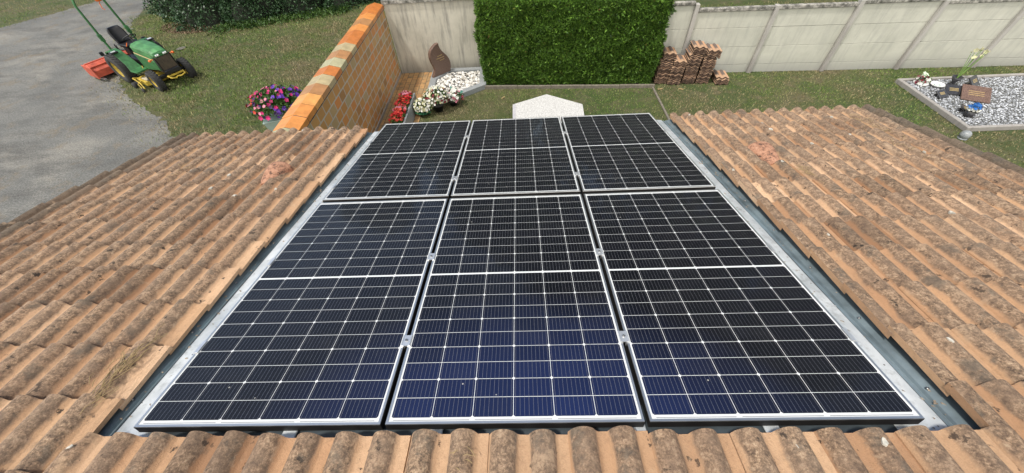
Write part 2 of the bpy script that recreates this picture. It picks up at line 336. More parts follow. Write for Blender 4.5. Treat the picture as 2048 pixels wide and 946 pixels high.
# tractor
m_green = simple('green_paint', (.030, .125, .038), .5, 0, 9, .4, .05)
m_greenlt = simple('faded_green_paint', (.065, .20, .070), .5, 0, 5, .4, .05)
m_yellow = simple('yellow_paint', (.42, .30, .035), .6, 0, 9, .5, .05)
m_red = simple('faded_red_paint', (.46, .085, .045), .55, 0, 6, .3, .05)
m_rubber = simple('tyre_rubber', (.035, .035, .035), .9, 0, 40, .3, .3)
m_black = simple('black_plastic', (.016, .016, .018), .45, 0, 12, .3, .05)
m_vinyl = simple('black_vinyl', (.010, .010, .013), .42, 0, 12, .2, .05)
m_grille = Mat('grille_mesh', rough=.6); m_grille.color(m_grille.ramp(m_grille.noise(14, 4, .6, m_grille.coord((1, 6, .6))), [(.35, (.03, .025, .02)), (.65, (.10, .075, .05))])); m_grille = m_grille.m
m_lens = Mat('lamp_glass', (.75, .78, .78), .12, .3).m
m_amber = Mat('amber_lens', (.75, .16, .03), .25).m
m_decal = simple('cream_decal', (.62, .50, .26), .5, 0, 9, .15, 0)
m_pot = simple('grey_green_pot', (.33, .43, .40), .55, 0, 5, .08, .05)
m_white = simple('white_ceramic', (.78, .78, .76), .3, 0, 8, .05, 0)
m_bark = simple('bark', (.10, .075, .05), .95, 0, 12, .4, .6)
m_straw = simple('straw', (.34, .25, .12), .9, 0, 20, .3, 0)
m_drop = simple('pale_lichen', (.52, .49, .42), .95, 0, 60, .3, .3)

# ------------------------------------------------------------------ ground
def sheet(name, poly, z, mat, label=None):
    mb = MB(); mb.add([(x, y, z) for x, y in poly], [tuple(range(len(poly)))])
    return tag(mb.build(name, mat), kind='structure')
sheet('lawn', [(-150, -60), (150, -60), (150, 180), (-150, 180)], G, m_lawn)
def wob(pts, amp=.09, step=.16, seed=3):
    r = random.Random(seed); out = []
    for i in range(len(pts)):
        a = Vector(pts[i]); b = Vector(pts[(i + 1) % len(pts)]); L = (b - a).length
        if L > 12: out.append(tuple(a)); continue
        k = max(1, int(L / step))
        for j in range(k):
            p = a.lerp(b, j / k); out.append((p.x + r.uniform(-amp, amp), p.y + r.uniform(-amp, amp)))
    return out
road = wob([(-5.2, -50), (-5.6, 0), (-7.2, 4.5), (-9.3, 7.9), (-10.3, 9.0), (-11.4, 9.75), (-12.6, 10.6), (-13.6, 11.6), (-15.0, 13.8), (-16.3, 15.9), (-17.4, 17.6), (-18.3, 20), (-19.5, 26), (-23, 60), (-30, 60), (-21.6, 21.5), (-22.9, 19.2), (-26.5, 14.5), (-33, 8), (-60, -50)])
sheet('driveway', road, G + .004, m_road)
sheet('paving', [(-3.79, 3.2), (-2.72, 3.2), (-2.72, 11.28), (-3.79, 11.28)], G + .02, m_paver)
M = Mat('lawn_edge_concrete', rough=.95); m_edge = simple('edging_concrete', (.17, .15, .12), .95, 0, 20, .3, .3)
mb = MB(); mb.box((3.87, 6.6, G + .012), (.05, 6.2, .05)); tag(mb.build('lawn_edging', m_edge), kind='structure')

# grass blades
def in_poly(P, poly):
    x, y = P[:, 0], P[:, 1]; ins = np.zeros(len(P), bool); n = len(poly)
    for i in range(n):
        x1, y1 = poly[i]; x2, y2 = poly[(i + 1) % n]
        c = ((y1 > y) != (y2 > y)); xi = (x2 - x1) * (y - y1) / ((y2 - y1) if y2 != y1 else 1e-9) + x1
        ins ^= c & (x < xi)
    return ins
def grass(name, label, x0, x1, y0, y1, dens, excl, h=.035):
    n = int((x1 - x0) * (y1 - y0) * dens); P = np.c_[rng.uniform(x0, x1, n), rng.uniform(y0, y1, n)]
    for q in excl: P = P[~in_poly(P + rng.normal(0, .42 if q is road else .01, P.shape), q)]
    # thin the turf in irregular worn spots
    k = np.sin(P[:, 0] * 1.7 + 2 * np.sin(P[:, 1] * .9)) * np.sin(P[:, 1] * 2.1 + 1.5 * np.sin(P[:, 0] * 1.3)); P = P[rng.random(len(P)) < .75 + .3 * k]
    n = len(P); a = rng.uniform(0, 2 * np.pi, n); hh = h * rng.uniform(.5, 1.5, n); wd = rng.uniform(.005, .011, n); le = rng.uniform(0, 1.1, n) * hh; b = rng.uniform(0, 2 * np.pi, n)
    V = np.empty((n, 3, 3)); V[:, 0] = np.c_[P[:, 0] - np.cos(a) * wd, P[:, 1] - np.sin(a) * wd, np.full(n, G)]
    V[:, 1] = np.c_[P[:, 0] + np.cos(a) * wd, P[:, 1] + np.sin(a) * wd, np.full(n, G)]
    V[:, 2] = np.c_[P[:, 0] + np.cos(b) * le, P[:, 1] + np.sin(b) * le, G + hh]
    o = np_obj(name, V.reshape(-1, 3), np.arange(3 * n).reshape(-1, 3), m_blade, None, None, {'rnd': rng.random(n)})
    return tag(o, label, 'grass', kind='stuff')
G1 = [(-2.72, 10.9), (-2.72, 9.8), (-1.77, 9.4), (-.9, 10.0), (-1.1, 11.1)]
HEDGE = [(-1.05, 10.3), (4.0, 9.9), (4.0, 11.2), (-1.05, 11.4)]
RG = [(10.47, 9.3), (10.36, 6.95), (15, 6.9), (15, 9.3)]
grass('grass', 'patchy green and dry mown grass between the driveway and the orange brick wall', -19, -4.25, 3, 18.5, 900, [road], .05)
grass('grass', 'short worn grass between the hedge and the solar roof', -2.7, 3.85, 6.5, 10.4, 1500, [G1, HEDGE], .028)
grass('grass', 'browned short grass in front of the concrete panel fence', 3.9, 16, 3.5, 10.6, 1100, [RG], .032)
grass('grass', 'rough grass on the far side of the driveway', -34, -21, 12, 30, 160, [road], .07)
grass('grass', 'dry yellow grass beyond the concrete panel fence', 3, 17, 10.6, 16, 350, [], .06)

# ------------------------------------------------------------------ house with tiled roof
house = empty('house', (0, 0, G), 0, 'low house with a weathered orange clay tile roof carrying the solar panels', 'house')
def hp(o):   # parent keeping the world placement
    o.parent = house; o.matrix_parent_inverse = Matrix.Translation((0, 0, -G)); return o
def roof_part(o): o.parent = house; o.matrix_parent_inverse = Matrix.Identity(4); o.matrix_local = Matrix.Translation((0, 0, -G)) @ ROOF; return o
mb = MB(); t_ = math.tan(TH)
def zr(y): return -.16 - y * t_
yr = -1.6
prof = [(-4.6, G), (3.05, G), (3.05, zr(3.05)), (yr, zr(yr)), (-4.6, zr(yr) - (4.6 + yr) * t_)]
n = len(prof); mb.add([(-3.85, y, z) for y, z in prof] + [(3.85, y, z) for y, z in prof], [tuple(range(n)), tuple(reversed(range(n, 2 * n)))] + [(i + n, (i + 1) % n + n, (i + 1) % n, i) for i in range(n)])
hp(mb.build('wall', m_house))
mb = MB(); mb.box((0, .98, -.115), (7.86, 4.86, .04)); roof_part(mb.build('roof_deck', simple('roof_boards', (.12, .09, .06), .9)))
# tile profile
TW = .304; TL = .29
def hprof(x):  # x in 0..TW
    h = 0
    for c, wd in ((.056, .054), (.206, .052)):
        d = abs(x - c) / wd
        if d < 1: h = max(h, .046 * (1 - d ** 2.0) ** .65)
    return h
def tile_patch(x0, x1, ends, out, lich_fn, seed):
    """tiles whose lower (far) ends are at ends[k]; out collects vertex/face arrays"""
    r = random.Random(seed)
    i0 = math.floor((x0 + 1.614) / TW); i1 = math.ceil((x1 + 1.614) / TW)
    for k in range(len(ends) - 1):
        ya, yb = ends[k], ends[k + 1]
        for i in range(i0, i1):
            s0 = -1.614 + i * TW; a = max(s0, x0); b = min(s0 + TW + .0, x1)
            if b - a < .02: continue
            jx = r.uniform(-.003, .003); jy = r.uniform(-.009, .009); jh = r.uniform(-.003, .004); rot = r.uniform(-.006, .006); tl = min(1, max(0, r.gauss(.5, .26))); tilt = r.uniform(-.003, .004)
            NX = max(5, int((b - a) / .0105)); NY = 7; base = len(out['v'])
            ys = [ya - .03 + (yb + jy - ya + .03) * j / (NY - 1) for j in range(NY)]
            for j, y in enumerate(ys):
                tt = (y - ya) / (yb - ya)
                for q in range(NX + 1):
                    x = a + (b - a) * q / NX; lx = x - s0; h = hprof(lx)
                    if -1.795 < x < -1.70 and y > -.04: h = .006 if abs(x + 1.768) < .006 else .0
                    hh = -.020 + h + .002 + (.020 * tt) + jh + tilt * (lx / TW) * 2 + rnd.uniform(-.0006, .0006)
                    out['v'].append((x + jx + rot * (y - ya), y, hh)); out['c'].append(min(1, h / .040)); out['t'].append(tl); out['l'].append(lich_fn(x, y))
            def idx(j, q): return base + j * (NX + 1) + q
            for j in range(NY - 1):
                for q in range(NX): out['f'].append((idx(j, q), idx(j, q + 1), idx(j + 1, q + 1), idx(j + 1, q)))
            # lower end face (faces down-slope) and both long edges
            T = .014
            def skirt(ids, flip, T=T):
                b2 = len(out['v'])
                for q in ids:
                    vx, vy, vh = out['v'][q]
                    for dz in (0, T): out['v'].append((vx, vy, vh - dz)); out['c'].append(.15); out['t'].append(tl); out['l'].append(out['l'][q] * .6)
                for q in range(len(ids) - 1):
                    f = (b2 + 2 * q, b2 + 2 * q + 2, b2 + 2 * q + 3, b2 + 2 * q + 1); out['f'].append(f if not flip else f[::-1])
            skirt([idx(NY - 1, q) for q in range(NX + 1)], True)
            skirt([idx(j, 0) for j in range(NY)], True, .034 if a == x0 else T)
            skirt([idx(j, NX) for j in range(NY)], False, .022 if b == x1 else T)
out = dict(v=[], f=[], c=[], t=[], l=[])
side = [-1.61, -1.32, -1.03, -.74, -.455, -.165, .125, .41, .695, .985, 1.27, 1.56, 1.85, 2.145, 2.435, 2.725, 3.01, 3.29, 3.43]
fl = lambda x, y: (1.0 if abs(x) > 3.80 else (.35 if abs(x) > 3.68 else .0)) + (.25 if y < .1 else 0)
tile_patch(-3.98, -1.742, side, out, fl, 1)
tile_patch(1.752, 3.93, side, out, fl, 2)
tile_patch(-1.735, 1.752, [-1.61, -1.32, -1.03, -.74, -.40, -.045], out, fl, 3)
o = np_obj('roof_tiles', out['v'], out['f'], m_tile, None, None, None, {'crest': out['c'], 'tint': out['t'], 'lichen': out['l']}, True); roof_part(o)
o.data.polygons.foreach_set('use_smooth', np.ones(len(o.data.polygons), dtype=bool))
# far slope, seen only from elsewhere
out2 = dict(v=[], f=[], c=[], t=[], l=[])
tile_patch(-3.98, 3.93, [.02 + .29 * k for k in range(11)], out2, lambda x, y: .2, 5)
V = np.array(out2['v'], dtype=float); yy = V[:, 1].copy()
V2 = V.copy(); ca, sa = math.cos(TH), math.sin(TH)
yw = yr * ca - 0; zw = -yr * sa
V2[:, 1] = (yw - .0) - (yy * ca + V[:, 2] * sa); V2[:, 2] = zw - yy * sa + V[:, 2] * ca
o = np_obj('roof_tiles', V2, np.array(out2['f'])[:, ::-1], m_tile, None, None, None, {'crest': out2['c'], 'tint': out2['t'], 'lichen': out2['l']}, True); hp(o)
mb = MB()
for k in range(20):
    x = -3.98 + k * .4; mb.lathe([(.0, 0), (.115, 0), (.10, .43), (0, .43)], (x, yw, zw + .0), 'X', 14)
hp(mb.build('ridge_cap', m_vent))
# flashing: flat tray, upstand rib, lower channel
def flash(name, prof, y0, y1, mat):
    mb = MB(); n = len(prof); N = 12; vs = []
    for j in range(N + 1):
        y = y0 + (y1 - y0) * j / N
        for x, h in prof: vs.append((x, y, h + rnd.uniform(-.0012, .0012)))
    fs = [(j * n + i, j * n + i + 1, (j + 1) * n + i + 1, (j + 1) * n + i) for j in range(N) for i in range(n - 1)]
    mb.add(vs, fs, 0, False); return roof_part(mb.build(name, mat))
flash('flashing_tray', [(1.50, -.060), (1.56, -.058), (1.60, -.060), (1.65, -.059), (1.698, -.062)], -.12, 3.50, m_galv)
flash('flashing_tray', [(-1.705, -.062), (-1.65, -.059), (-1.60, -.060), (-1.56, -.058), (-1.50, -.060)], -.12, 3.50, m_galv)
flash('flashing_channel', [(1.698, -.060), (1.704, -.052), (1.709, -.062), (1.722, -.062), (1.727, -.050), (1.733, -.058), (1.76, -.050), (1.80, -.044)], -.12, 3.46, m_lead)
flash('flashing_channel', [(-1.80, -.044), (-1.76, -.050), (-1.733, -.058), (-1.727, -.050), (-1.722, -.062), (-1.711, -.062), (-1.707, -.054), (-1.705, -.060)], -.12, 3.46, m_lead)
flash('bottom_flashing', [(-1.5, -.064), (-.9, -.062), (-.3, -.064), (.3, -.062), (.9, -.064), (1.5, -.063)], -.14, .10, simple('shaded_flashing', (.06, .075, .085), .5, .2, 6, .4, .2))  # shade below the panel edge is put into this metal's darker colour
flash('under_panel_tray', [(-1.5, -.078), (0, -.078), (1.5, -.078)], .10, 3.58, simple('tray_plastic', (.02, .02, .022), .6))
for x in (-.93, -.32, .5, 1.02):
    mb = MB(); mb.box((x, -.02, -.052), (.06, .12, .010), bev=.003); roof_part(mb.build('flashing_cleat', m_galv))
# joint laps across the side trays
for s in (-1, 1):
    for y in (.62, 1.74, 2.85): mb = MB(); mb.box((s * 1.64, y, -.0575), (.115, .006, .002)); roof_part(mb.build('flashing_lap', m_galv))
# mortar crumbs and grit lying in the side channels
n = 260; sd_ = rng.integers(0, 2, n) * 2 - 1; Pc = np.c_[sd_ * rng.uniform(1.62, 1.76, n), rng.uniform(-.1, 3.4, n)]; Pc[:, 0] += sd_ * .0
Vc = []; Fc = []
for x, y in Pc:
    s_ = rnd.uniform(.0015, .006); z_ = -.058 if abs(x) < 1.70 else -.052; b_ = len(Vc)
    Vc += [(x + rnd.gauss(0, s_), y + rnd.gauss(0, s_), z_), (x + s_ * 2, y + rnd.gauss(0, s_), z_), (x, y + s_ * 2, z_), (x + rnd.gauss(0, s_ * .4), y, z_ + s_ * 1.4)]
    Fc += [(b_, b_ + 1, b_ + 3), (b_ + 1, b_ + 2, b_ + 3), (b_ + 2, b_, b_ + 3)]
tag(roof_part(np_obj('roof_grit', Vc, Fc, simple('grit', (.30, .24, .18), .95, 0, 40, .6))), kind='stuff')
for s_ in (-1, 1):
    for k in range(9):
        mb = MB(); mb.lathe([(0, -.052), (.007, -.052), (.006, -.047), (0, -.0455)], (s_ * 1.745, .15 + k * .38, 0), n=8); roof_part(mb.build('screw', m_steel))
# vent tiles
def vent(x, y):
    V = []; F = []; na, nb = 14, 9
    for j in range(nb + 1):
        t = j / nb; wd = .045 + .075 * t ** .8; ht = .02 + .085 * math.sin(min(1, t * 1.05) * math.pi / 2) - (.012 * t)
        for i in range(na + 1):
            a = math.pi * i / na; V.append((x + wd * math.cos(a), y - .15 + .27 * t + .02 * math.sin(a) * t, .0 + ht * math.sin(a) ** .8 + rnd.uniform(-.002, .002)))
    for j in range(nb):
        for i in range(na): F.append((j * (na + 1) + i, (j + 1) * (na + 1) + i, (j + 1) * (na + 1) + i + 1, j * (na + 1) + i + 1))
    b = nb * (na + 1); c = len(V); V.append((x, y + .10, .01))
    mb = MB(); mb.add(V, F, 0, True); mb.add(V[:na + 1], [tuple(range(na + 1))]); mb.add(V[b:b + na + 1], [tuple(reversed(range(na + 1)))])
    roof_part(mb.build('vent_tile', m_vent))
vent(-2.22, 2.26); vent(2.21, 2.29)
# pale lichen flakes on the tiles
mb = MB()
for x, y in [(-3.05, 2.38), (-2.62, 2.25), (-2.55, 2.0), (-2.03, 1.95), (-1.97, 3.33), (-2.41, 3.36), (-2.9, 2.62), (-2.32, 1.86), (-1.62, -.10), (2.0, 3.33), (1.88, 3.2), (2.48, 3.0), (2.75, 2.45), (3.2, 2.62), (2.3, 2.12), (1.85, 2.0), (3.3, 3.1), (3.5, 2.2), (1.93, .32), (2.6, 2.83), (1.02, -.10), (1.30, -.10), (2.9, 1.3), (2.0, 1.1)]:
    i = math.floor((x + 1.614) / TW); lx = x - (-1.614 + i * TW); cr_ = min((.052, .202), key=lambda c: abs(c - lx)); x = x + cr_ - lx
    h = .036; n = 9; s = rnd.uniform(.006, .015)
    vs = []
    for k in range(n):
        q = s * rnd.uniform(.35, 1.4); dx = .9 * q * math.cos(k * 2 * math.pi / n); vs.append((x + dx, y + 1.5 * q * math.sin(k * 2 * math.pi / n), h + .012 - dx * dx * 16))
    mb = MB(); mb.add(vs + [(a_, b_, c_ - .012) for a_, b_, c_ in vs], [tuple(range(n))] + [(k, n + k, n + (k + 1) % n, (k + 1) % n) for k in range(n)])
    roof_part(mb.build('lichen_patch', m_drop))
mb = MB()
def straw(cx, cy, n, sp, L=.09, ang=None):
    for k in range(n):
        x = cx + rnd.gauss(0, sp * .3); y = cy + rnd.gauss(0, sp); a = (ang if ang is not None else rnd.uniform(0, 6)) + rnd.gauss(0, .4); l = L * rnd.uniform(.4, 1.2)
        z0 = .03 + rnd.uniform(0, .012)
        mb.tube([(x, y, z0), (x + math.cos(a) * l * .5, y + math.sin(a) * l * .5, z0 + rnd.uniform(0, .02)), (x + math.cos(a) * l, y + math.sin(a) * l, z0)], .0012, 4)
straw(-1.83, .22, 46, .09, .10, 1.5); straw(2.33, 1.95, 26, .05, .07); straw(3.4, 2.4, 30, .22, .12, .9); straw(-.18, -.12, 8, .03, .05); straw(3.55, 2.9, 20, .12, .10, 2.0); straw(-3.2, 2.35, 12, .1)
tag(roof_part(mb.build('straw_debris', m_straw)), kind='stuff')

# ------------------------------------------------------------------ solar panels
W_, H_ = 1.038, 1.77; GX, GY = .0192, .0448
def make_panel(name='solar_panel'):
    root = empty(name)
    mb = MB(); f = .0105; hh = .044
    def ring(x0, y0, x1, y1, z): return [(x0, y0, z), (x1, y0, z), (x1, y1, z), (x0, y1, z)]
    vs = ring(0, 0, W_, H_, -hh) + ring(0, 0, W_, H_, -.0035) + ring(.0012, .0012, W_ - .0012, H_ - .0012, 0) + ring(f, f, W_ - f, H_ - f, 0) + ring(f, f, W_ - f, H_ - f, -.004)
    for r_ in range(4):
        fs = [(r_ * 4 + k, r_ * 4 + (k + 1) % 4, r_ * 4 + 4 + (k + 1) % 4, r_ * 4 + 4 + k) for k in range(4)]
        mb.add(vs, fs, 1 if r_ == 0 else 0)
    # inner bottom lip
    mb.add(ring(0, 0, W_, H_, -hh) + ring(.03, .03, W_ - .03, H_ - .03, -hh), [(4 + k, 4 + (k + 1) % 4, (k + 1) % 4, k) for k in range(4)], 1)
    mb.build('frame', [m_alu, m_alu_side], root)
    mb = MB(); mb.box((W_ / 2, H_ / 2, -.0045), (W_ - 2 * f - .0004, H_ - 2 * f - .0004, .004)); mb.build('backsheet', m_back, root)
    # half-cut cells with clipped corners on alternate long sides
    mx_, my = .0175, .0265; mid = .011
    px = (W_ - 2 * mx_) / 6; py = (H_ - 2 * my - mid) / 20; gap = .0023; z = -.0021; ch = .0062
    V = []; F8 = []
    for j in range(20):
        y0 = my + j * py + (mid if j >= 10 else 0) + gap / 2; y1 = y0 + py - gap
        for i in range(6):
            x0 = mx_ + i * px + gap / 2; x1 = x0 + px - gap
            b = len(V)
            if j % 2 == 0: pts = [(x0 + ch, y0), (x1 - ch, y0), (x1, y0 + ch), (x1, y1), (x0, y1), (x0, y0 + ch)]
            else: pts = [(x0, y0), (x1, y0), (x1, y1 - ch), (x1 - ch, y1), (x0 + ch, y1), (x0, y1 - ch)]
            V += [(x, y, z) for x, y in pts]; F8.append(tuple(range(b, b + 6)))
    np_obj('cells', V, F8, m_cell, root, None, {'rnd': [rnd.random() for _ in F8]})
    mb = MB()
    for i in range(6):
        for q in range(9):
            x = mx_ + i * px + px * (q + .5) / 9
            for y0, y1 in ((my + .004, my + 10 * py - .003), (my + 10 * py + mid + .003, H_ - my - .004)):
                mb.add([(x - .0004, y0, z + .0005), (x + .0004, y0, z + .0005), (x + .0004, y1, z + .0005), (x - .0004, y1, z + .0005)], [(0, 1, 2, 3)])
    for i in range(3):
        for yy in (my * .62, H_ - my * .62): mb.box((mx_ + px * (2 * i + 1), yy, z + .0001), (px * 1.86, .0022, .0006))
    mb.build('busbars', m_busbar, root)
    return root
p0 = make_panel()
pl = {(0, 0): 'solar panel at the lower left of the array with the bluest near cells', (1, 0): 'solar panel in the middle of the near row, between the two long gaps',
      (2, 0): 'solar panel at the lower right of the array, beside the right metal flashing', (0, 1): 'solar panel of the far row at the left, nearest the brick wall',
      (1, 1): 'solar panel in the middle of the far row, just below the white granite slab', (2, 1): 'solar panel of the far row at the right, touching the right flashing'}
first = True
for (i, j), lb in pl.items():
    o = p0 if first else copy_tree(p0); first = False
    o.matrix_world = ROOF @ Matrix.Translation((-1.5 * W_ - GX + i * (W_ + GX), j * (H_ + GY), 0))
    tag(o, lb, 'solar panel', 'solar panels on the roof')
mb = MB(); mb.add([(.72, .12, -.0008), (.745, .06, -.0008), (.75, .062, -.0008), (.722, .128, -.0008)], [(0, 1, 2, 3)])
# clamps
def make_clamp():
    r = empty('mid_clamp'); mb = MB()
    mb.box((0, 0, .0035), (.044, .062, .004)); mb.box((-.0085, 0, -.012), (.003, .062, .028)); mb.box((.0085, 0, -.012), (.003, .062, .028))
    mb.box((-.019, 0, .0065), (.004, .062, .003)); mb.box((.019, 0, .0065), (.004, .062, .003)); mb.build('bracket', m_clamp, r)
    mb = MB(); mb.lathe([(0, .0055), (.0068, .0055), (.0068, .011), (.004, .011), (.0035, .008), (0, .008)], (0, 0, 0), n=8, smooth=False); mb.build('bolt', m_steel, r); return r
c0 = make_clamp(); first = True
near = ['lowest', 'second from the bottom', 'third from the bottom', 'farthest']
for s, gp in ((-1, 'left and middle'), (1, 'middle and right')):
    for k, y in enumerate((.405, 1.047, 2.105, 3.065)):
        o = c0 if first else copy_tree(c0); first = False
        o.matrix_world = ROOF @ Matrix.Translation((s * (W_ / 2 + GX / 2), y, 0))
        tag(o, f'silver clamp between the {gp} panel columns, {near[k]}', 'clamp', 'clamps between the panels')
def make_end():
    r = empty('end_clamp'); mb = MB()
    mb.box((-.009, 0, .0035), (.018, .07, .004)); mb.box((.002, 0, -.026), (.004, .07, .056)); mb.box((.022, 0, -.052), (.038, .07, .005)); mb.box((.020, -.022, -.04), (.03, .012, .022)); mb.box((.020, .02, -.04), (.03, .012, .022)); mb.build('bracket', m_clamp, r)
    mb = MB(); mb.lathe([(0, -.05), (.008, -.05), (.008, -.036), (0, -.036)], (.026, 0, 0), n=8, smooth=False); mb.build('bolt', m_steel, r); return r
e0 = make_end(); first = True
for s, gp in ((-1, 'left'), (1, 'right')):
    for k, y in enumerate((.392, 1.042, 2.03, 3.0)):
        o = e0 if first else copy_tree(e0); first = False
        o.matrix_world = ROOF @ Matrix.Translation((s * 1.578, y, 0)) @ (Matrix.Identity(4) if s > 0 else Matrix.Rotation(math.pi, 4, 'Z'))
        tag(o, f'silver clamp on the outer {gp} edge of the panels, {near[k]}', 'clamp', 'clamps at the outer panel edges')

# ------------------------------------------------------------------ brick wall with coping
bw = empty('brick_wall', (-3.99, 7.2, G), 0, 'orange and ochre glazed brick wall with sloped orange coping tiles', 'wall')
mb = MB(); mb.box((0, 0, .93), (.38, 8.2, 1.86)); mb.build('brickwork', m_brick, bw)
mb = MB(); mb.box((.20, 0, .05), (.03, 8.1, .10)); mb.build('mortar_fillet', m_mortar, bw)
Y0 = -4.1; cl_ = [0, 5, 3, 0, 0, 5, 0, 2, 4, 1, 3, 1, 0, 3, 1, 0, 2, 5, 1, 0, 5, 0]
order = [4, 0, 5, 0, 5, 0, 4, 0, 1, 1, 0]
L_ = .392; nC = int(8.2 / L_) + 1; L_ = 8.2 / nC
idxs = []
seq = {4: 4, 5: 0, 6: 0, 7: 5, 8: 2, 9: 3, 10: 1, 11: 4, 12: 2, 13: 3, 14: 1, 15: 1, 16: 0, 17: 2, 18: 0, 19: 1, 20: 1}
for k in range(nC):
    y0 = Y0 + k * L_ + .010; y1 = y0 + L_ - .020
    ky = k
    mi_ = copes[seq.get(ky, 0)]
    mb = MB(); dz = rnd.uniform(-.003, .004)
    prof = [(-.245, 1.885), (.225, 1.885), (.225, 1.985), (0.0, 2.05), (-.245, 1.985)]
    mb.extrude([(u, z + dz) for u, z in prof][::-1], lambda u, z: (u, y0, z), lambda u, z: (u, y1, z))
    mb.build('coping_tile', mi_, bw, bevel=.006)
mb = MB(); mb.extrude([(-.235, 1.862), (.215, 1.862), (.215, 1.975), (0, 2.04), (-.235, 1.975)][::-1], lambda u, z: (u, Y0 + .01, z), lambda u, z: (u, -Y0 - .01, z)); mb.build('mortar_bed', simple('dark_mortar', (.13, .10, .08), .95, 0, 4, .9, .3), bw)

# ------------------------------------------------------------------ rear walls
rw_ = empty('rendered_wall', (-1.4, 11.33, G), 0, 'pale stained rendered wall behind the flame shaped headstone', 'wall')
mb = MB(); mb.box((0, .06, 1.0), (4.76, .16, 2.0)); mb.build('wall_face', m_render, rw_)
mb = MB(); mb.box((0, .06, 2.04), (4.80, .26, .085)); mb.build('coping', m_cop, rw_)
dirv = Vector((2.05, -.098)); ang = math.atan2(dirv.y, dirv.x)
P0 = Vector((4.78, 10.43))
cf = empty('concrete_fence', (P0.x, P0.y, G), ang, 'grey precast concrete panel fence with slim posts and mossy coping', 'fence')
for k in range(-2, 7):
    x = k * 2.05; off = {-2: .17, -1: .17, 0: 0, 1: .01, 2: .07, 3: -.0, 4: .0, 5: .0, 6: 0}[k]
    mb = MB(); mb.box((x, 0, (1.77 + max(off, 0)) / 2 + (.05 if k == 0 else 0)), (.10, .13, 1.77 + max(off, 0) + (.1 if k == 0 else 0)), bev=.01); mb.build('post', m_post, cf)
    if k == 6: break
    z = 0
    for h in (.24, .5, .5, .42 + off):
        mb = MB(); tl_ = rnd.uniform(-.004, .004)
        mb.box((x + 1.025, .03 + tl_, z + h / 2), (1.935, .045, h - .006), bev=.005); mb.build('panel', m_conc, cf); z += h
    mb = MB(); mb.box((x + 1.025, .03, z + .045), (1.935, .12, .09), bev=.012); mb.build('coping', m_cop, cf)

# ------------------------------------------------------------------ hedge
def hedge_box(name, c, half, label, cat, mat, inmat, dens, L, Wd, rz=0, rough=.06, spray=5, group=None, droop=-.2, top_out=.0):
    root = empty(name, c, rz, label, cat, group)
    hx, hy, hz = half
    # rough inner body
    nx, ny, nz_ = 24, 8, 12; V = []; F = []
    def surf(u, v, face):
        if face == 'f': return (u * hx, -hy, v * hz + hz)
        if face == 'b': return (-u * hx, hy, v * hz + hz)
        if face == 'l': return (-hx, -u * hy, v * hz + hz)
        if face == 'r': return (hx, u * hy, v * hz + hz)
        return (u * hx, v * hy, 2 * hz)
    for face in 'fblrt':
        N = 22; b = len(V)
        for a in range(N + 1):
            for q in range(N + 1):
                p = surf(a / N * 2 - 1, q / N * 2 - 1, face); s = .93 + .02 * math.sin(p[0] * 5 + p[2] * 3) + .015 * math.sin(p[1] * 7 + p[2] * 6 + p[0] * 2)
                V.append((p[0] * (s if hx < 1 else 1 - .08 / hx), p[1] * (1 - .08 / hy), p[2] * (1 - .05 / hz) if p[2] > .1 else .08))
        for a in range(N):
            for q in range(N): F.append((b + a * (N + 1) + q, b + (a + 1) * (N + 1) + q, b + (a + 1) * (N + 1) + q + 1, b + a * (N + 1) + q + 1))
    np_obj('inner_branches', V, F, inmat, root)
    Ps = []; Ns = []
    for face, ar, nm in (('f', 4 * hx * hz, (0, -1, 0)), ('l', 4 * hy * hz, (-1, 0, 0)), ('r', 4 * hy * hz, (1, 0, 0)), ('t', 4 * hx * hy, (0, 0, 1)), ('b', 2 * hx * hz, (0, 1, 0))):
        n = int(ar * dens); u = rng.uniform(-1, 1, n); v = rng.uniform(-.97, 1, n)
        p = np.array([surf(a, b, face) for a, b in zip(u, v)])
        nm = np.array(nm, float)
        lump = np.sin(p[:, 0] * 3.1 + 1.7 * np.sin(p[:, 2] * 2.3)) * np.sin(p[:, 2] * 3.7 + p[:, 1] * 2 + 1.1 * np.sin(p[:, 0] * 2)) + .6 * np.sin(p[:, 0] * 9 + 2 * np.sin(p[:, 2] * 8)) * np.sin(p[:, 2] * 11 + p[:, 0] * 3)
        dep = rng.exponential(.04, n); p = p + nm * (lump * rough * .6 - dep)[:, None]
        p = p + nm * (p[:, 2:3] / (2 * hz) * top_out)
        Ps.append(p); Ns.append(np.tile(nm, (n, 1)))
    P = np.concatenate(Ps); N = np.concatenate(Ns); n = len(P)
    main = unit(N * .9 + rng.normal(size=(n, 3)) * .5 + np.array([0, 0, droop * 0 + .25]))
    PP = []; DD = []; LL = []
    sc_ = rng.uniform(.6, 1.25, n); sh = rng.random(n) < .035; sc_[sh] *= 1.9; main[sh] = unit(main[sh] + N[sh] * .8 + np.array([0, 0, .35]))
    for k in range(spray):
        t = k / max(1, spray - 1); d = unit(main + rng.normal(size=(n, 3)) * .55)
        PP.append(P + main * (L * .5 * t * sc_)[:, None]); DD.append(d); LL.append(L * sc_ * (.9 - .35 * t))
    PP = np.concatenate(PP); DD = np.concatenate(DD); LL = np.concatenate(LL)
    leaves('foliage', PP, DD, LL, LL * Wd, mat, root)
    return root
hedge_ang = math.atan2(-.38, 4.95)
hd = hedge_box('hedge', (1.47, 10.02 + .62, G), (2.42, .62, 1.13), 'dense bright green clipped conifer hedge shaped like a block', 'hedge', m_thuja, m_thuja_in, 2500, .078, .24, hedge_ang, .10, 6, top_out=.06)
kb = empty('hedge_kerb', (1.45, 9.86, G), hedge_ang, 'low weathered concrete kerb running along the foot of the clipped hedge', 'kerb')
for k in range(5):
    mb = MB(); mb.box((-1.98 + k * .99, 0, .05 + rnd.uniform(-.01, .01)), (.98, .06, .11), bev=.008); mb.build('kerb_stone', m_edge, kb)

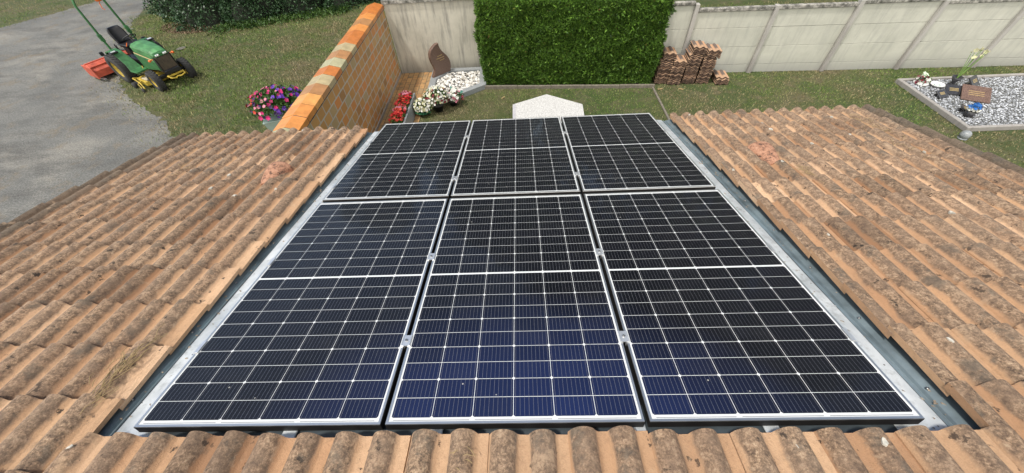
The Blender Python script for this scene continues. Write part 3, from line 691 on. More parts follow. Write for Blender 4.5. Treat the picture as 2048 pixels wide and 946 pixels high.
# shrubs at the top left
def shrub(c, half, label, seed, n=9000, ls=.11, mat=None, grp='dark shrubs behind the lawn'):
    r = np.random.default_rng(seed); root = empty('shrub', c, 0, label, 'shrub', grp)
    u = unit(r.normal(size=(n, 3))); u[:, 2] = np.abs(u[:, 2]) * 1.15 - .12; u = unit(u)
    lump = 1 + .16 * np.sin(u[:, 0] * 7 + seed) * np.sin(u[:, 2] * 8 + seed * 2) + .12 * np.sin(u[:, 1] * 11 + u[:, 2] * 5)
    P = u * np.array(half) * (lump * (1 - r.exponential(.07, n)))[:, None]; P[:, 2] = np.maximum(P[:, 2] + .1, .03)
    leaves('foliage', P, unit(u * .8 + r.normal(size=(n, 3)) * .7), ls * r.uniform(.6, 1.3, n), ls * .5, mat or m_laurel, root, .15)
    mb = MB(); V = []; na, nb = 20, 10
    for j in range(nb + 1):
        ph = math.pi / 2 * j / nb
        for i in range(na):
            a = 2 * math.pi * i / na; d = np.array([math.cos(a) * math.cos(ph), math.sin(a) * math.cos(ph), math.sin(ph)])
            l = 1 + .16 * math.sin(d[0] * 7 + seed) * math.sin(d[2] * 8 + seed * 2) + .12 * math.sin(d[1] * 11 + d[2] * 5)
            V.append(tuple(d * np.array(half) * l * .8))
    mb.add(V, [(j * na + i, j * na + (i + 1) % na, (j + 1) * na + (i + 1) % na, (j + 1) * na + i) for j in range(nb) for i in range(na)], 0, True)
    mb.build('inner_branches', m_dark, root); return root
shrub((-15.6, 19.9, G), (1.7, 2.1, 2.6), 'dark green shrub at the left end of the row, nearest the driveway', 1, 12000)
shrub((-13.5, 18.3, G), (1.7, 2.1, 2.8), 'dark broad shrub with brown leaf litter at its foot, second from the driveway', 2, 14000)
shrub((-11.6, 18.3, G), (1.7, 1.9, 2.8), 'dark leafy shrub in the middle of the row beyond the lawn', 3, 14000)
shrub((-9.8, 18.9, G), (1.6, 1.9, 2.6), 'dark shrub behind bright low weeds, second from the brick wall', 4, 13000)
shrub((-7.9, 19.6, G), (1.7, 1.9, 2.5), 'dark shrub at the right end of the row, by the brick wall', 5, 12000)
shrub((-6.0, 20.6, G), (1.8, 2.0, 2.5), 'dark shrub just behind the far end of the brick wall', 6, 9000)
shrub((-22.7, 23.2, G), (1.4, 1.2, 1.1), 'small dark shrub on the far grass verge at the top left', 9, 5000)
# low weeds in front of the shrubs
n = 4200; t = rng.random(n); Xw = -12.6 + t * 5.2; Yw = 15.9 + (Xw + 12.6) * .33 + rng.normal(0, .30, n); keep = rng.random(n) < .45 + .5 * np.sin(Xw * 4) ** 2
P = np.c_[Xw, Yw, np.full(n, G) + rng.random(n) * .16][keep]
tag(leaves('weeds', P, rng.normal(size=(len(P), 3)) + np.array([0, 0, 1.2]), .10 * rng.uniform(.6, 1.3, len(P)), .045, m_weed), 'fresh green low weeds along the foot of the dark shrubs', 'weeds', kind='stuff')
n = 2600; a = rng.uniform(0, 6.28, n); q = np.sqrt(rng.random(n)); P = np.c_[-14.0 + 1.5 * q * np.cos(a), 16.6 + .75 * q * np.sin(a) - .2 * np.cos(a), np.full(n, G + .008) + rng.random(n) * .02]
m_litter = leafmat('dry_leaf', [(0, (.05, .032, .022)), (.6, (.14, .09, .06)), (1, (.30, .20, .14))], .9)
tag(leaves('leaf_litter', P, rng.normal(size=(n, 3)) * np.array([1, 1, .2]), .07, .04, m_litter), 'brown fallen leaves under the dark shrubs', 'leaves', kind='stuff')

# trees beyond the fence (they darken the panels' reflections)
def tree(c, h, rad, label, seed, n=9000):
    r = np.random.default_rng(seed); rr_ = random.Random(seed); root = empty('tree', c, 0, label, 'tree', 'trees beyond the garden')
    mb = MB(); mb.tube([(0, 0, 0), (.1, .05, h * .3), (-.05, .1, h * .6), (0, 0, h * .9)], [.28, .22, .13, .03], 10)
    cl2 = []
    for k in range(16):
        a = rr_.uniform(0, 6.28); zz = h * rr_.uniform(.22, .95); q = rad * rr_.uniform(.25, .85) * (1.15 - zz / h) * 1.25; p = (q * math.cos(a), q * math.sin(a), zz); cl2.append(p)
        mb.tube([(0, 0, zz * .75), (p[0] * .5, p[1] * .5, zz * .9), p], [.08, .05, .02], 6)
    mb.build('trunk', m_bark, root)
    cs = np.array(cl2)[r.integers(0, 16, n)]; d = unit(r.normal(size=(n, 3)))
    P = cs + d * (rad * .42 * r.random(n) ** .35)[:, None] * np.array([1, 1, .9])
    leaves('crown', P, d + r.normal(size=(n, 3)) * .6, .50 * r.uniform(.6, 1.3, n), .22, m_laurel, root, .1)
for k, (x, y, h, rd, lb) in enumerate([(-12.5, 29, 15, 5, 'tall dark tree beyond the shrubs'), (-4.0, 26, 15, 5.2, 'broad tall tree behind the rendered wall'), (3.2, 22, 18, 5.6, 'tall tree behind the hedge'), (9.8, 19, 22, 6.0, 'very tall dark tree behind the concrete fence'), (16.5, 17.5, 21, 6.2, 'tall dark tree at the right behind the concrete fence'), (0, 32, 21, 6.4, 'tallest tree farther back'), (15.5, 27, 25, 6.8, 'tall tree farther back at the right')]):
    tree((x, y, G), h, rd, lb, 20 + k, 15000)

# ------------------------------------------------------------------ left grave
gr = empty('grave_plot', (-1.9, 10.3, G), 0, 'grey granite edged grave plot between the paving and the hedge', 'grave')
def rel(p, c): return [(x - c[0], y - c[1]) for x, y in p]
outer = rel([(-2.71, 11.2), (-2.70, 9.86), (-1.77, 9.47), (-.96, 10.05), (-1.0, 11.2)], (-1.9, 10.3))
inner = rel([(-2.15, 11.02), (-2.52, 10.52), (-2.50, 10.02), (-1.80, 9.68), (-1.16, 10.14), (-1.2, 11.02)], (-1.9, 10.3))
def kerbseg(mb, a, b, c, d, z=.15): mb.prism([a, b, c, d], 0, z)
def kerb(a, b, c, d, nm='kerb_stone', z=.15, parent=gr, mat=m_gran_grey):
    mb = MB(); mb.prism([a, b, c, d], 0, z); return mb.build(nm, mat, parent, bevel=.008)
o_, i_ = outer, inner
kerb(o_[1], o_[2], i_[3], i_[2]); kerb(o_[2], o_[3], i_[4], i_[3]); kerb(o_[3], o_[4], i_[5], i_[4]); kerb(o_[4], (-.25 + 0, .9), i_[0], i_[5])
mb = MB(); mb.prism([o_[0], o_[1], i_[2], i_[1], i_[0], (-.25, .9)], 0, .152); mb.build('headstone_base', m_gran_grey, gr, bevel=.008)
mb = MB(); mb.prism([p for p in i_], 0, .07); mb.build('gravel_bed', m_bed, gr)
def pebbles(name, poly, z, n, s, mat, label, parent=None, flat=.6, ns=4):
    A = np.array(poly); P = np.c_[rng.uniform(A[:, 0].min(), A[:, 0].max(), n * 3), rng.uniform(A[:, 1].min(), A[:, 1].max(), n * 3)]; P = P[in_poly(P, poly)][:n]; n = len(P)
    base = [(0, 0, 1)] + [(math.cos(k * 2 * math.pi / 6) * .8, math.sin(k * 2 * math.pi / 6) * .8, .6) for k in range(6)] + [(math.cos(k * 2 * math.pi / 6), math.sin(k * 2 * math.pi / 6), -.2) for k in range(6)]
    B = np.array(base); F = [(0, 1 + k, 1 + (k + 1) % 6) for k in range(6)]
    F = [(0, 1 + k, 1 + (k + 1) % 6, 1 + (k + 1) % 6) for k in range(0)]
    tris = [(0, 1 + k, 1 + (k + 1) % 6) for k in range(6)] + [(1 + k, 7 + k, 7 + (k + 1) % 6) for k in range(6)] + [(1 + k, 7 + (k + 1) % 6, 1 + (k + 1) % 6) for k in range(6)]
    sx = s * rng.uniform(.6, 1.3, n); sy = sx * rng.uniform(.6, 1, n); sz = sx * flat; a = rng.uniform(0, 6.28, n)
    x = B[None, :, 0] * sx[:, None]; y = B[None, :, 1] * sy[:, None]
    V = np.stack([P[:, 0:1] + x * np.cos(a)[:, None] - y * np.sin(a)[:, None], P[:, 1:2] + x * np.sin(a)[:, None] + y * np.cos(a)[:, None], z + rng.uniform(0, s * .5, n)[:, None] + B[None, :, 2] * sz[:, None] + x * rng.normal(0, .2, n)[:, None]], 2).reshape(-1, 3)
    F = (np.array(tris)[None] + (np.arange(n) * 13)[:, None, None]).reshape(-1, 3)
    o = np_obj(name, V, F, mat, parent, None, {'rnd': np.repeat(rng.random(n), 18)}, None, True)
    if label: tag(o, label, 'stones', kind='stuff')
    return o
pebbles('pebbles', [(x - 1.9, y + 10.3) for x, y in i_], G + .085, 440, .040, m_pebble, 'white rounded pebbles filling the grave plot by the hedge')
# headstone: flame outline traced, 0.11 m thick, standing on the base
hl = math.hypot(.47, .43); hs = empty('headstone', (-2.61, 10.57, G + .152), math.atan2(.43, .47), 'flame shaped brown granite headstone with faint gold lettering', 'headstone')
ol = [(0, 0), (.06, .08), (.116, .18), (.118, .25), (.096, .33), (.06, .42), (.040, .504), (.035, .60), (.05, .68), (.09, .75), (.14, .80), (.20, .845), (.27, .875), (.34, .895), (.400, .90), (.398, .85), (.408, .79), (.43, .73), (.464, .67), (.52, .60), (.58, .53), (.63, .46), (.667, .39), (.692, .30), (.700, .219), (.690, .109), (.639, 0)]
mb = MB(); n = len(ol); mb.add([(x, 0, z) for x, z in ol] + [(x, .11, z) for x, z in ol], [tuple(range(n)), tuple(reversed(range(n, 2 * n)))] + [((i + 1) % n, i, n + i, n + (i + 1) % n) for i in range(n)])
mb.build('stone', m_gran_pink, hs, bevel=.006)
mb = MB()
for row, (x0, x1, z0) in enumerate(((.27, .44, .545), (.24, .50, .475), (.34, .50, .41))):
    x = x0
    while x < x1:
        l = rnd.uniform(.012, .022); mb.tube([(x, -.003, z0 + rnd.uniform(0, .012)), (x + l * .5, -.003, z0 + .028), (x + l, -.003, z0 + rnd.uniform(0, .01))], .0045, 5); x += l + .008
mb.build('lettering', m_gold, hs)
# white granite slab
sl = empty('granite_slab', (.8, 7.9, G), 0, 'white speckled granite slab with a pointed end lying in front of the hedge', 'slab')
P5 = rel([(-.14, 6.9), (1.62, 6.9), (1.68, 8.43), (.77, 9.03), (-.14, 8.58)], (.8, 7.9)); P5i = [(x * .93, y * .93) for x, y in P5]
mb = MB(); mb.prism(P5, .20, .30); mb.build('slab_top', m_gran_white, sl, bevel=.012)
mb = MB(); mb.prism([(-.96, -1.0), (-.885, -1.0), (-.885, .62), (-.96, .66)], .12, .306); mb.build('side_band', granite('lilac_granite', (.30, .29, .31), (.48, .47, .49), (.60, .59, .6), .3, 90), sl, bevel=.006)
mb = MB(); mb.prism(P5i, 0, .20); mb.build('plinth', m_gran_grey, sl)

# ------------------------------------------------------------------ flowers
def bouquet(root, c, rad, n_leaf, groups, leafL=.05, up=.8, petals=5, frad=.022, mat=m_potleaf, side=-.2):
    """dome of leaves with blossoms on it; groups = [(part name, material, count, fn(u)->bool)]"""
    c = np.array(c, float); rad = np.array(rad, float)
    def dome(n):
        u = unit(rng.normal(size=(n, 3))); u[:, 2] = np.abs(u[:, 2]) * (1 - side) + side; return unit(u)
    u = dome(n_leaf); P = c + u * rad * (rng.random(n_leaf) ** .4)[:, None] * .95
    leaves('foliage', P, u + rng.normal(size=(n_leaf, 3)) * .7, leafL * rng.uniform(.6, 1.3, n_leaf), leafL * .5, mat, root)
    for nm, mt, cnt, fn in groups:
        u = dome(cnt * 4); u = u[fn(u)][:cnt] if fn else u[:cnt]
        P = c + u * rad * rng.uniform(.9, 1.08, len(u))[:, None]
        blossoms(nm, P, u + rng.normal(size=u.shape) * .35 + np.array([0, -.25, .3]), frad * rng.uniform(.75, 1.2, len(u)), mt, root, None, petals)
# petunia pot beside the brick wall
pt = empty('flower_pot', (-6.2, 7.86, G), R(20), 'pale grey green tapered pot overflowing with pink, violet and red petunias', 'flower pot')
mb = MB(); mb.box((0, 0, .31), (.30, .30, .62), top=(1.55, 1.55)); mb.box((0, 0, .63), (.49, .49, .03)); mb.build('pot', m_pot, pt, bevel=.01)
bouquet(pt, (.22, .08, .90), (.66, .52, .38), 3200, [('magenta_blossoms', p_mag, 52, lambda u: u[:, 0] > -.75), ('pink_blossoms', p_pink, 20, lambda u: u[:, 0] < .3), ('violet_blossoms', p_vio, 60, lambda u: (u[:, 0] > .0)), ('plum_blossoms', p_dk, 22, lambda u: u[:, 0] < 0), ('red_blossoms', p_coral, 22, lambda u: (u[:, 0] < -.62))], .08, frad=.052)
# red flower trough beside the paving
tr = empty('flower_trough', (-3.04, 8.45, G), 0, 'long trough of red and pink flowers edged by a grey granite slab', 'planter')
mb = MB(); mb.box((.13, 0, .20), (.05, 1.55, .40), bev=.006); mb.build('granite_side', m_gran_grey, tr)
mb = MB(); mb.box((-.05, 0, .14), (.28, 1.4, .28), bev=.01); mb.build('trough', m_post, tr)
n = 2200; P = np.c_[rng.uniform(-.21, .09, n), rng.uniform(-.72, .70, n), .27 + rng.random(n) * .18]; leaves('foliage', P, rng.normal(size=(n, 3)) + np.array([0, 0, .8]), .06, .03, m_potleaf, tr)
def trough_fl(nm, mt, n, fn):
    P = np.c_[rng.uniform(-.24, .10, n), rng.uniform(-.72, .72, n), np.zeros(n)]; P[:, 2] = .38 + .06 * rng.random(n) + .06 * (1 - (P[:, 0] / .25) ** 2); P = P[fn(P)]
    P[:, 2] += rng.normal(0, .025, len(P)); blossoms(nm, P, rng.normal(size=P.shape) * .6 + np.array([0, -.2, 1]), .040 * rng.uniform(.7, 1.2, len(P)), mt, tr)
trough_fl('red_blossoms', p_red, 230, lambda P: np.abs(np.sin(P[:, 1] * 4 + .5)) > .35); trough_fl('coral_blossoms', p_coral, 110, lambda P: P[:, 1] < .8); trough_fl('pink_blossoms', p_pink, 210, lambda P: np.abs(np.sin(P[:, 1] * 4 + .5)) < .5)
# three pots in front of the grave
def pot_round(name, loc, label, r1, h, mat, grp='flower pots before the grave'):
    o = empty(name, loc, rnd.random() * 6, label, 'flower pot', grp); mb = MB(); mb.lathe([(0, 0), (r1 * .7, 0), (r1, h), (r1 * 1.06, h), (r1 * 1.06, h - .015), (r1 * .9, h - .02), (0, h - .03)], n=20); mb.build('pot', mat, o); return o
a1 = pot_round('flower_pot', (-2.62, 8.78, G), 'low pot of cream white flowers with big green leaves, beside the red flower trough', .11, .13, m_black)
bouquet(a1, (0, 0, .24), (.27, .25, .20), 500, [('white_blossoms', p_white, 100, None), ('cream_blossoms', p_cream, 70, None)], .06, frad=.032)
n = 14; a_ = np.linspace(3.6, 5.6, n); leaves('broad_leaves', np.c_[.05 * np.cos(a_), .05 * np.sin(a_), np.full(n, .12)], np.c_[np.cos(a_), np.sin(a_), np.full(n, .1)], .24, .12, leafmat('broad_leaf', [(0, (.03, .13, .06)), (1, (.07, .26, .13))]), a1)
a1.rotation_euler = (0, 0, 0)
a2 = pot_round('flower_pot', (-2.24, 8.92, G), 'black pot with the largest ball of white flowers, in the middle before the grave', .15, .20, m_black)
bouquet(a2, (0, .02, .40), (.34, .32, .25), 700, [('white_blossoms', p_white, 130, None), ('cream_blossoms', p_cream, 80, None), ('burgundy_blossoms', p_burg, 40, None)], .06, frad=.036)
a3 = pot_round('flower_pot', (-1.86, 9.20, G), 'dark pot of white lilies with burgundy flowers and green ribbons, against the granite kerb', .13, .14, m_black)
bouquet(a3, (0, 0, .24), (.32, .22, .15), 500, [('burgundy_blossoms', p_burg, 46, lambda u: u[:, 2] < 2), ('white_blossoms', p_white, 22, None), ('pink_blossoms', p_pink, 20, None)], .06, frad=.04)
P = np.array([[.0, -.05, .36], [.06, .02, .42], [.1, -.1, .3]]); blossoms('lily_blossoms', P, np.array([[0, -.6, 1], [.2, -.5, 1], [.3, -.8, .8]]), .09, p_white, a3, None, 6)
mb = MB(); g2 = simple('green_ribbon', (.08, .30, .24), .4)
for x, a_, l in ((-.02, 1.5, .20), (.17, .4, .13), (.05, 1.2, .16)): mb.add([(x - .02, .05, .28), (x + .02, .05, .28), (x + .03 + l * math.cos(a_), .08, .30 + l * math.sin(a_)), (x - .02 + l * math.cos(a_), .08, .33 + l * math.sin(a_))], [(0, 1, 2, 3)])
mb.build('ribbon', g2, a3); a3.rotation_euler = (0, 0, 0)

# ------------------------------------------------------------------ right grave
g = empty('grave_plot', (12.6, 8.1, G), 0, 'gravel grave plot with a pale concrete kerb near the concrete fence', 'grave')
def kb2(x0, y0, x1, y1):
    mb = MB(); mb.box(((x0 + x1) / 2 - 12.6, (y0 + y1) / 2 - 8.1, .06), (abs(x1 - x0), abs(y1 - y0), .12), bev=.01); mb.build('kerb_stone', m_post, g)
for k in range(4): kb2(10.40, 6.98 + k * .575, 10.49, 6.98 + (k + 1) * .575 - .008)
for k in range(4): kb2(10.40 + k * 1.1, 9.285, 10.40 + (k + 1) * 1.1 - .008, 9.365)
for k in range(4): kb2(10.50 + k * 1.1, 6.98, 10.50 + (k + 1) * 1.1 - .008, 7.06)
kb2(14.72, 7.07, 14.80, 9.28)
mb = MB(); mb.box((.02, .07, .035), (4.2, 2.2, .07)); mb.build('gravel_bed', m_bed, g)
pebbles('gravel', [(10.5, 7.07), (14.7, 7.07), (14.7, 9.27), (10.5, 9.27)], G + .075, 9000, .017, m_gravel, 'pale broken gravel inside the right hand grave plot', ns=4)
def plaque(x, y, w2, h2, rz, tilt, label, mat=m_gran_dark):
    o = empty('memorial_plaque', (x, y, G + .085), rz, label, 'plaque', 'plaques on the gravel'); rt = Matrix.Rotation(tilt, 3, 'X')
    mb = MB(); mb.box((0, 0, h2 / 2 * math.sin(tilt) + .02), (w2, h2, .03), rot=rt, bev=.004); mb.build('plate', mat, o)
    mb = MB(); mb.box((0, h2 * .3, .02), (w2 * .5, .05, .05), bev=.004); mb.build('foot', mat, o)
    mb = MB()
    for k in range(3): mb.box((0, (-.12 + k * .1) * h2 * 1.2 * math.cos(tilt), h2 / 2 * math.sin(tilt) + .02 + (-.12 + k * .1) * h2 * 1.2 * math.sin(tilt) + .017 / math.cos(tilt)), (w2 * .55, .010, .002), rot=rt)
    mb.build('lettering', m_gold, o)
plaque(10.84, 8.42, .26, .22, .25, .5, 'dark square plaque leaning on the gravel, left of the larger one')
plaque(11.22, 8.56, .34, .28, -.35, .5, 'larger dark plaque beside the smaller one in the middle of the gravel')
plaque(11.98, 8.90, .34, .28, .5, .7, 'dark plaque at the back of the gravel, right of the flower vase')
plaque(10.86, 7.72, .22, .20, .9, .5, 'small dark plaque alone on the gravel near the blue flowers')
plaque(11.55, 8.30, .56, .50, -.5, .35, 'large reddish brown plaque on the gravel by the right edge of the photo', m_gran_pink)
o = empty('ceramic_dish', (11.15, 8.95, G + .09), 0, 'white oval ceramic dish lying at the back of the gravel', 'dish')
mb = MB(); mb.lathe([(0, .02), (.10, .02), (.15, .05), (.16, .05), (.155, .035), (.11, 0), (0, 0)], n=24); mb.build('dish', m_white, o)
mb = MB(); mb.lathe([(.05, .021), (.055, .03), (.07, .03), (.075, .021)], n=16); mb.build('relief', m_pot, o)
o = empty('vase', (11.55, 8.98, G + .08), 0, 'dark conical vase holding tall thin yellow tipped flowers', 'vase'); mb = MB(); mb.lathe([(0, 0), (.09, 0), (.05, .05), (.05, .09), (.12, .22), (.11, .22), (.045, .1), (0, .1)], n=16); mb.build('vase_body', m_gran_dark, o)
mb = MB(); tips = []
for k in range(9):
    tip = (.22 + rnd.uniform(-.05, .25), .25 + rnd.uniform(-.1, .2), .65 + rnd.uniform(-.08, .15)); tips.append(tip); mb.tube([(0, 0, .15), (tip[0] * .4, tip[1] * .4, .4), tip], .006, 5)
mb.build('stems', simple('stem_green', (.12, .22, .04), .7), o); blossoms('blossoms', np.array(tips), rng.normal(size=(9, 3)) + np.array([0, -.3, .6]), .06, [p_cream], o)
o = empty('porcelain_ornament', (10.86, 9.12, G + .08), .3, 'small ornament of white porcelain flowers at the corner of the gravel', 'ornament')
mb = MB(); mb.lathe([(0, 0), (.16, 0), (.17, .03), (.13, .06), (.04, .05), (0, .06)], n=18); mb.build('base', m_white, o); bouquet(o, (0, 0, .08), (.17, .14, .10), 60, [('white_blossoms', p_white, 26, None), ('plum_blossoms', p_burg, 16, None)], .06, frad=.045)
P = np.array([[.02, .08, .22], [.08, .05, .2], [-.03, .05, .18]]); blossoms('upper_blossoms', P, np.array([[0, -.6, 1], [.3, -.5, 1], [-.3, -.8, .8]]), .07, petal('petal_mint', (.55, .66, .5)), o)
o = empty('flower_pot', (10.80, 7.50, G + .08), 0, 'small pot of blue flowers over white ones near the kerb', 'flower pot'); mb = MB(); mb.lathe([(0, 0), (.08, 0), (.11, .14), (.10, .14), (0, .12)], n=16); mb.build('pot', m_gran_dark, o)
bouquet(o, (0, 0, .20), (.10, .10, .11), 60, [('blue_blossoms', p_blue, 40, lambda u: u[:, 2] > .2), ('white_blossoms', p_white, 18, lambda u: u[:, 2] < .2)], .05, frad=.04)
o = empty('stone_ball', (10.16, 6.74, G), 0, 'pale grey stone ball at the corner of the grave kerb', 'stone'); mb = MB(); mb.lathe([(0.001, 0)] + [(.10 * math.sin(a), .10 - .10 * math.cos(a)) for a in [math.pi * k / 10 for k in range(1, 10)]] + [(.001, .20)], n=18); mb.build('ball', m_gran_grey, o)
mb = MB(); mb.lathe([(0, 0), (.09, 0), (.09, .03), (0, .03)], n=14); mb.build('base', m_gran_grey, o)

# ------------------------------------------------------------------ stacked roof tiles
def tile_mesh():
    NX, NY = 30, 5; W2, L2 = .34, .45; V = []; cr_ = []; lap = []; F = []
    def hp2(x): return .040 * (0.5 - 0.5 * math.cos(2 * math.pi * (x / W2 * 2 + .15))) ** 1.0
    for top in (1, 0):
        for j in range(NY + 1):
            for i in range(NX + 1):
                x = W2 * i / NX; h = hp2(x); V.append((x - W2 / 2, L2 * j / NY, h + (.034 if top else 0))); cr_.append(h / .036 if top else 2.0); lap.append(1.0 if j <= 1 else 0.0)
    b = (NX + 1) * (NY + 1)
    for j in range(NY):
        for i in range(NX):
            a = j * (NX + 1) + i; F.append((a, a + 1, a + NX + 2, a + NX + 1)); F.append((b + a + NX + 1, b + a + NX + 2, b + a + 1, b + a))
    s0 = len(V)
    def rim(ids):
        for q in range(len(ids) - 1):
            k = len(V)
            for v in (ids[q], ids[q + 1], b + ids[q + 1], b + ids[q]): V.append(V[v]); cr_.append(2.0); lap.append(0)
            F.append((k, k + 3, k + 2, k + 1))
    rim([i for i in range(NX + 1)]); rim([NY * (NX + 1) + i for i in range(NX, -1, -1)]); rim([j * (NX + 1) for j in range(NY, -1, -1)]); rim([j * (NX + 1) + NX for j in range(NY + 1)])
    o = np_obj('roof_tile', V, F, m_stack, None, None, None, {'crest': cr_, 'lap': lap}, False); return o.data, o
tmesh, t0 = tile_mesh()
o_words = ['topmost', 'second from the top', 'third from the top', 'fourth from the top', 'fifth from the top', 'sixth from the top', 'seventh from the top', 'eighth from the top', 'ninth from the top', 'tenth from the top', 'eleventh from the top', 'twelfth from the top', 'thirteenth from the top', 'fourteenth from the top', 'fifteenth from the top', 'sixteenth from the top', 'seventeenth from the top', 'eighteenth from the top', 'nineteenth from the top', 'twentieth from the top', 'twenty-first from the top', 'twenty-second from the top']
stacks = [(4.13, 9.86, .88, 'stack touching the hedge', .06), (4.49, 9.78, .66, 'second stack from the hedge', .03), (4.89, 9.80, 1.02, 'tallest stack by the fence', .05), (5.29, 9.78, .90, 'stack right of the tallest', .07), (5.80, 9.66, .22, 'low pile at the right', .0)]
first = True
for sx_, sy, hgt, nm, lean in stacks:
    sp = .050; nT = max(2, int(hgt / sp)); z = G + .005
    drift = 0
    for k in range(nT):
        o = t0 if first else t0.copy()
        if not first: C.objects.link(o)
        first = False
        if k % 5 == 4: drift += rnd.uniform(-.012, .022); 
        o.location = (sx_ + drift + rnd.uniform(-.008, .008) + (lean * (k > nT * .75)), sy - .02 + rnd.uniform(-.014, .014) + (.03 if k > nT * .7 else 0), z); o.rotation_euler = (rnd.uniform(-.006, .006), 0, hedge_ang + rnd.uniform(-.03, .03))
        z += sp
        w_ = o_words[min(nT - 1 - k, 21)]
        tag(o, f'old clay roof tile, {w_} in the {nm}', 'roof tile', 'old roof tiles stacked by the fence')
mb = MB()
for x, y, a in ((4.05, 9.55, .2), (4.62, 9.5, -.4), (-.45, 9.45, .9)):
    mb2 = MB(); mb2.box((0, 0, .02), (.14, .035, .02), bev=.004); ob = mb2.build('wood_chip', m_straw); ob.location = (x, y, G); ob.rotation_euler = (0, 0, a)
    tag(ob, {4.05: 'small pale wood scrap on the grass by the hedge corner', 4.62: 'small pale wood scrap on the grass before the tile stacks', -.45: 'small brown wood scrap on the grass before the hedge'}[x], 'wood scrap')

# ------------------------------------------------------------------ tractor
T = empty('garden_tractor', (-12.88, 12.19, G), R(-28.5), 'small green garden tractor with yellow wheels, roll bar and red rear mower', 'tractor')
def wheel(x, y, r, wd, rim_r, nm, steer=0):
    e = bpy.data.objects.new(nm, None); C.objects.link(e); e.parent = T; e.location = (x, y, r); e.rotation_euler = (0, 0, steer); e.empty_display_size = .05
    mb = MB(); h = wd / 2; pf = [(rim_r, -h * .75), (rim_r + .02, -h), (r * .88, -h * 1.02), (r * .975, -h * .8), (r, -h * .35), (r, h * .35), (r * .975, h * .8), (r * .88, h * 1.02), (rim_r + .02, h), (rim_r, h * .75), (rim_r, -h * .75)]
    mb.lathe(pf, (0, 0, 0), 'Y', 36)
    nl = 30 if r > .4 else 24
    for k in range(nl):
        a = 2 * math.pi * k / nl
        for s in (-1, 1):
            aa = a + (0 if s > 0 else math.pi / nl); rot = Matrix.Rotation(-aa, 3, 'Y') @ Matrix.Rotation(s * .5, 3, 'X')
            c_ = Matrix.Rotation(-aa, 3, 'Y') @ Vector((r + .002, s * h * .45, 0)); mb.box(tuple(c_), (.014, h * .75, .028), rot=Matrix.Rotation(-aa, 3, 'Y') @ Matrix.Rotation(s * .5, 3, 'X'))
    mb.build('tyre', m_rubber, e)
    mb = MB(); s = 1 if y > 0 else -1
    mb.lathe([(rim_r + .012, -h * .78), (rim_r - .005, -h * .8), (rim_r - .02, -h * .3), (rim_r * .6, -h * .1 - .0), (rim_r * .35, -h * .25), (.0, -h * .25)], (0, 0, 0), 'Y', 28)
    mb.lathe([(0.0, h * .25), (rim_r * .35, h * .25), (rim_r * .6, h * .1), (rim_r - .02, h * .3), (rim_r - .005, h * .8), (rim_r + .012, h * .78)], (0, 0, 0), 'Y', 28)
    mb.build('rim', m_yellow, e)
    mb = MB(); mb.lathe([(0, -h * .55), (.05, -h * .55), (.055, h * .55), (0, h * .55)], (0, 0, 0), 'Y', 12)
    for k in range(5):
        a = 2 * math.pi * k / 5
        for sg in (-1, 1): mb.lathe([(0, -.008), (.01, -.008), (.01, .008), (0, .008)], (rim_r * .45 * math.cos(a), sg * h * .24, rim_r * .45 * math.sin(a)), 'Y', 6)
    mb.build('hub', m_steel, e)
wheel(0, -.60, .45, .30, .24, 'rear_wheel'); wheel(0, .60, .45, .30, .24, 'rear_wheel')
wheel(1.72, -.50, .305, .21, .165, 'front_wheel', R(-4)); wheel(1.72, .50, .305, .21, .165, 'front_wheel', R(-4))
def section(name, mat, secs, par=T, bevel=.0, smooth=False):
    """loft of (x, [(y,z)...]) sections"""
    mb = MB(); n = len(secs[0][1]); V = [(x, y, z) for x, ps in secs for y, z in ps]
    F = [(s * n + i, (s + 1) * n + i, (s + 1) * n + (i + 1) % n, s * n + (i + 1) % n) for s in range(len(secs) - 1) for i in range(n)]
    mb.add(V, F, 0, smooth); mb.add(V[:n], [tuple(range(n))]); mb.add(V[-n:], [tuple(reversed(range(n)))])
    return mb.build(name, mat, par, bevel)
def hood_sec(x, w2, zt, zb, r=.07):
    return (x, [(-w2, zb), (-w2, zt - r), (-w2 + r * .35, zt - r * .3), (-w2 + r * 1.2, zt), (0, zt + .022), (w2 - r * 1.2, zt), (w2 - r * .35, zt - r * .3), (w2, zt - r), (w2, zb)])
hood = section('hood', m_greenlt, [hood_sec(.93, .25, 1.20, .93), hood_sec(1.2, .25, 1.195, .88), hood_sec(1.6, .24, 1.165, .82), hood_sec(1.86, .23, 1.12, .80), hood_sec(2.0, .215, 1.06, .99)], T, .012)
section('side_panel', m_green, [(.90, [(-.275, .45), (-.275, .94), (.275, .94), (.275, .45)]), (1.4, [(-.265, .50), (-.265, .885), (.265, .885), (.265, .50)]), (1.93, [(-.25, .56), (-.25, .83), (.25, .83), (.25, .56)])], T, .015)
mb = MB()
for s in (-1, 1):
    mb.add([(.95, s * .278, .955), (1.9, s * .256, .86), (1.9, s * .256, .90), (.95, s * .278, 1.0)], [(0, 1, 2, 3)]);
mb.build('stripe_decal', m_decal, T)
section('headlight_panel', m_green, [(2.0, [(-.205, .96), (-.20, 1.07), (.20, 1.07), (.205, .96)]), (2.045, [(-.195, .955), (-.185, 1.03), (.185, 1.03), (.195, .955)])], T, .01)
for s in (-1, 1):
    mb = MB(); mb.box((2.05, s * .115, 1.0), (.02, .115, .06), bev=.01); l_ = mb.build('headlight', m_lens, T)
    mb = MB()
    for q in (-.03, .03): mb.lathe([(0, 0), (.022, 0), (.018, .012), (0, .014)], (2.06, s * .115 + q, 1.0), 'X', 12)
    mb.build('bulb', m_white, l_)
section('grille', m_grille, [(1.93, [(-.235, .56), (-.225, .955), (.225, .955), (.235, .56)]), (2.05, [(-.215, .57), (-.205, .94), (.205, .94), (.215, .57)])], T, .01)
mb = MB()
